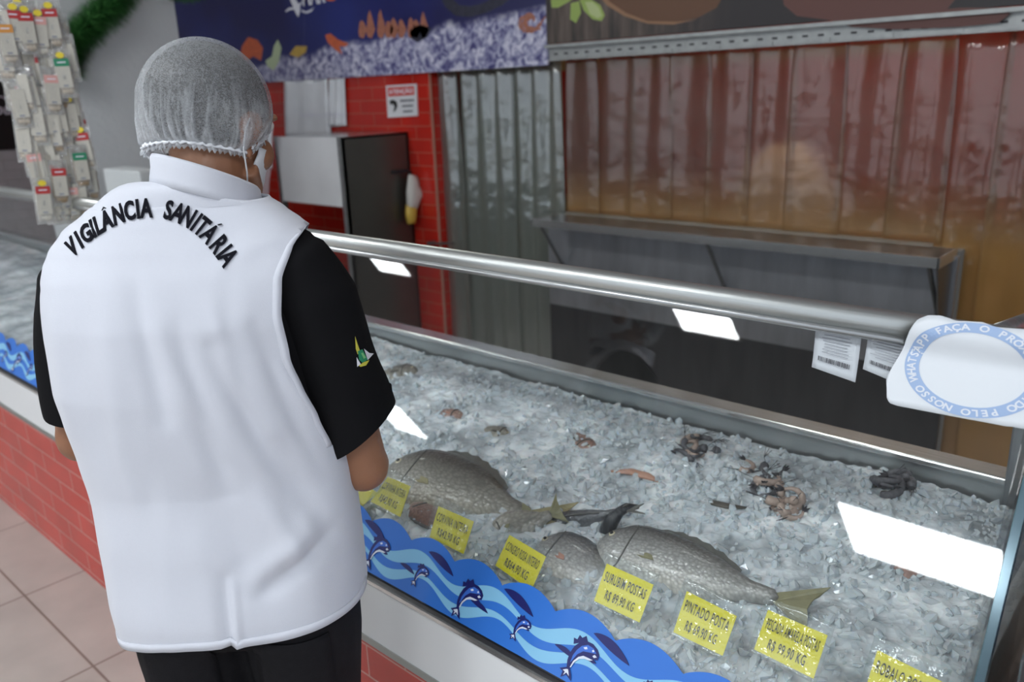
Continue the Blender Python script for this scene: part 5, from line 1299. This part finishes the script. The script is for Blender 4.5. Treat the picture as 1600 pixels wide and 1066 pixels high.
# mask
M_mask = mat('white_mask', (.66, .68, .70), .8)
V = []; F = []; nu, nv = 20, 14
for i in range(nu + 1):
    for j in range(nv + 1):
        a = math.radians(8 + 164 * i / nu); t = j / nv; z = -.040 - .070 * t; r_ = .066 + .006 * math.sin(PI * t); 
        fr = math.sin(a); x = .0635 * math.cos(a) * (1 - .14 * t); y = .006 + (.089 - .016 * t) * fr ** .8 + .008 * math.sin(t * 12) * .2
        if j == 0: z += .02 * (fr ** 8) ; y -= .0
        V.append(H(x, y + .006, z - .012 * (1 - fr) * 0))
for i in range(nu):
    for j in range(nv): q = i * (nv + 1) + j; F.append((q, q + 1, q + nv + 2, q + nv + 1))
mk = solidify(mobj('face_mask', V, F, M_mask, person, True), .0015)
for s in (-1, 1):
    mb = MB(); mb.tube([H(s * .064, .022, -.042), H(s * .078, .004, -.008), H(s * .083, -.014, -.008), H(s * .085, -.024, -.030), H(s * .080, -.018, -.056), H(s * .074, .0, -.085), H(s * .060, .020, -.105)], .0013, 6)
    mb.build('ear_loop', M_mask, mk, True)
for s in (-1, 1):
    e = MB(); e.ball(H(s * .030, .079, .006), .0105, None, 14, 10); eo = e.build('eye', mat('eye_white', (.7, .68, .65), .2) if 'eye_white' not in bpy.data.materials else bpy.data.materials['eye_white'], person, True)
    e = MB(); e.ball(H(s * .030, .0865, .005), .0045, None, 10, 8); e.build('iris', mat('dark_iris', (.03, .015, .01), .2) if 'dark_iris' not in bpy.data.materials else bpy.data.materials['dark_iris'], eo, True)

# =================================================================== LIGHT
def emis(name, col, s):
    m_, N, L, b = nodes(name); b.inputs['Base Color'].default_value = (.8, .8, .8, 1); b.inputs['Emission Color'].default_value = (*col, 1); b.inputs['Emission Strength'].default_value = s; return m_
M_lamp = emis('lamp_panel', (.93, .97, 1.0), 23); M_fill = emis('service_fill_panel', (.95, 1.0, .95), 11.0); M_fr = mat('lamp_frame', (.7, .7, .7), .4)
def lamp(x0, y0, x1, y1, lab, m_=M_lamp, z=3.5, rot=0):
    c = Vector(((x0 + x1) / 2, (y0 + y1) / 2, z)); r_ = tag(empty('ceiling_light', c), lab, 'ceiling light', None)
    mb = MB().box((x0, y0, z - .022), (x1, y1, z - .012)); mb.build('diffuser', m_, r_)
    f = .02; mb = MB(); mb.box((x0 - f, y0 - f, z - .03), (x0, y1 + f, z)).box((x1, y0 - f, z - .03), (x1 + f, y1 + f, z)).box((x0, y0 - f, z - .03), (x1, y0, z)).box((x0, y1, z - .03), (x1, y1 + f, z)).box((x0, y0, z - .012), (x1, y1, z - .0)); mb.build('frame', M_fr, r_)
lamp(-6.22, -2.10, -5.78, -1.80, 'square led ceiling panel whose reflection is left on the upper glass')
lamp(-2.93, -2.16, -2.50, -1.88, 'square led ceiling panel reflected at the middle of the upper glass')
lamp(-2.20, -5.05, -1.02, -4.17, 'large ceiling light panel giving the big bright reflection low on the glass at right')
lamp(-9.2, -6.1, -8.5, -5.3, 'ceiling light panel reflected beside the black sleeve')
for i, (x, y) in enumerate(((-4.5, -.6), (-1.6, -.9), (1.6, -.9), (.9, -3.0))):  # added panels, out of view: extra key light over the aisle
    lamp(x - .6, y - .3, x + .6, y + .3, ['added ceiling panel lighting the aisle at far left', 'added ceiling panel lighting the aisle behind the person', 'added ceiling panel lighting the aisle to the right of the camera', 'added ceiling panel lighting from behind the camera'][i])
lamp(-4.9, 2.3, -4.3, 2.6, 'added dim panel brightening the service area near the red wall', M_fill); lamp(-1.8, 2.3, -1.2, 2.6, 'added dim panel brightening the service area above the steel shelf', M_fill)  # unseen panels added to lift the dim service area
lamp(-2.0, 4.4, -1.0, 4.7, 'added unseen panel brightening the prep room', emis('prep_fill', (1, .9, .78), 22)); lamp(-3.5, 3.9, -3.0, 4.1, 'added unseen panel brightening the passage behind the doorway strips', emis('passage_fill', (.9, 1, .9), 6))  # both added to brighten what shows through the curtains
wd = bpy.data.worlds.new('world'); scn.world = wd; wd.use_nodes = True
wd.node_tree.nodes['Background'].inputs[0].default_value = (.80, .88, 1, 1); wd.node_tree.nodes['Background'].inputs[1].default_value = .9

vs_ = scn.view_settings; vs_.view_transform = 'Standard'; vs_.look = 'None'; vs_.gamma = 1; vs_.exposure = .16; vs_.use_curve_mapping = False
scn.cycles.max_bounces = 12; scn.cycles.transparent_max_bounces = 24; scn.cycles.transmission_bounces = 8
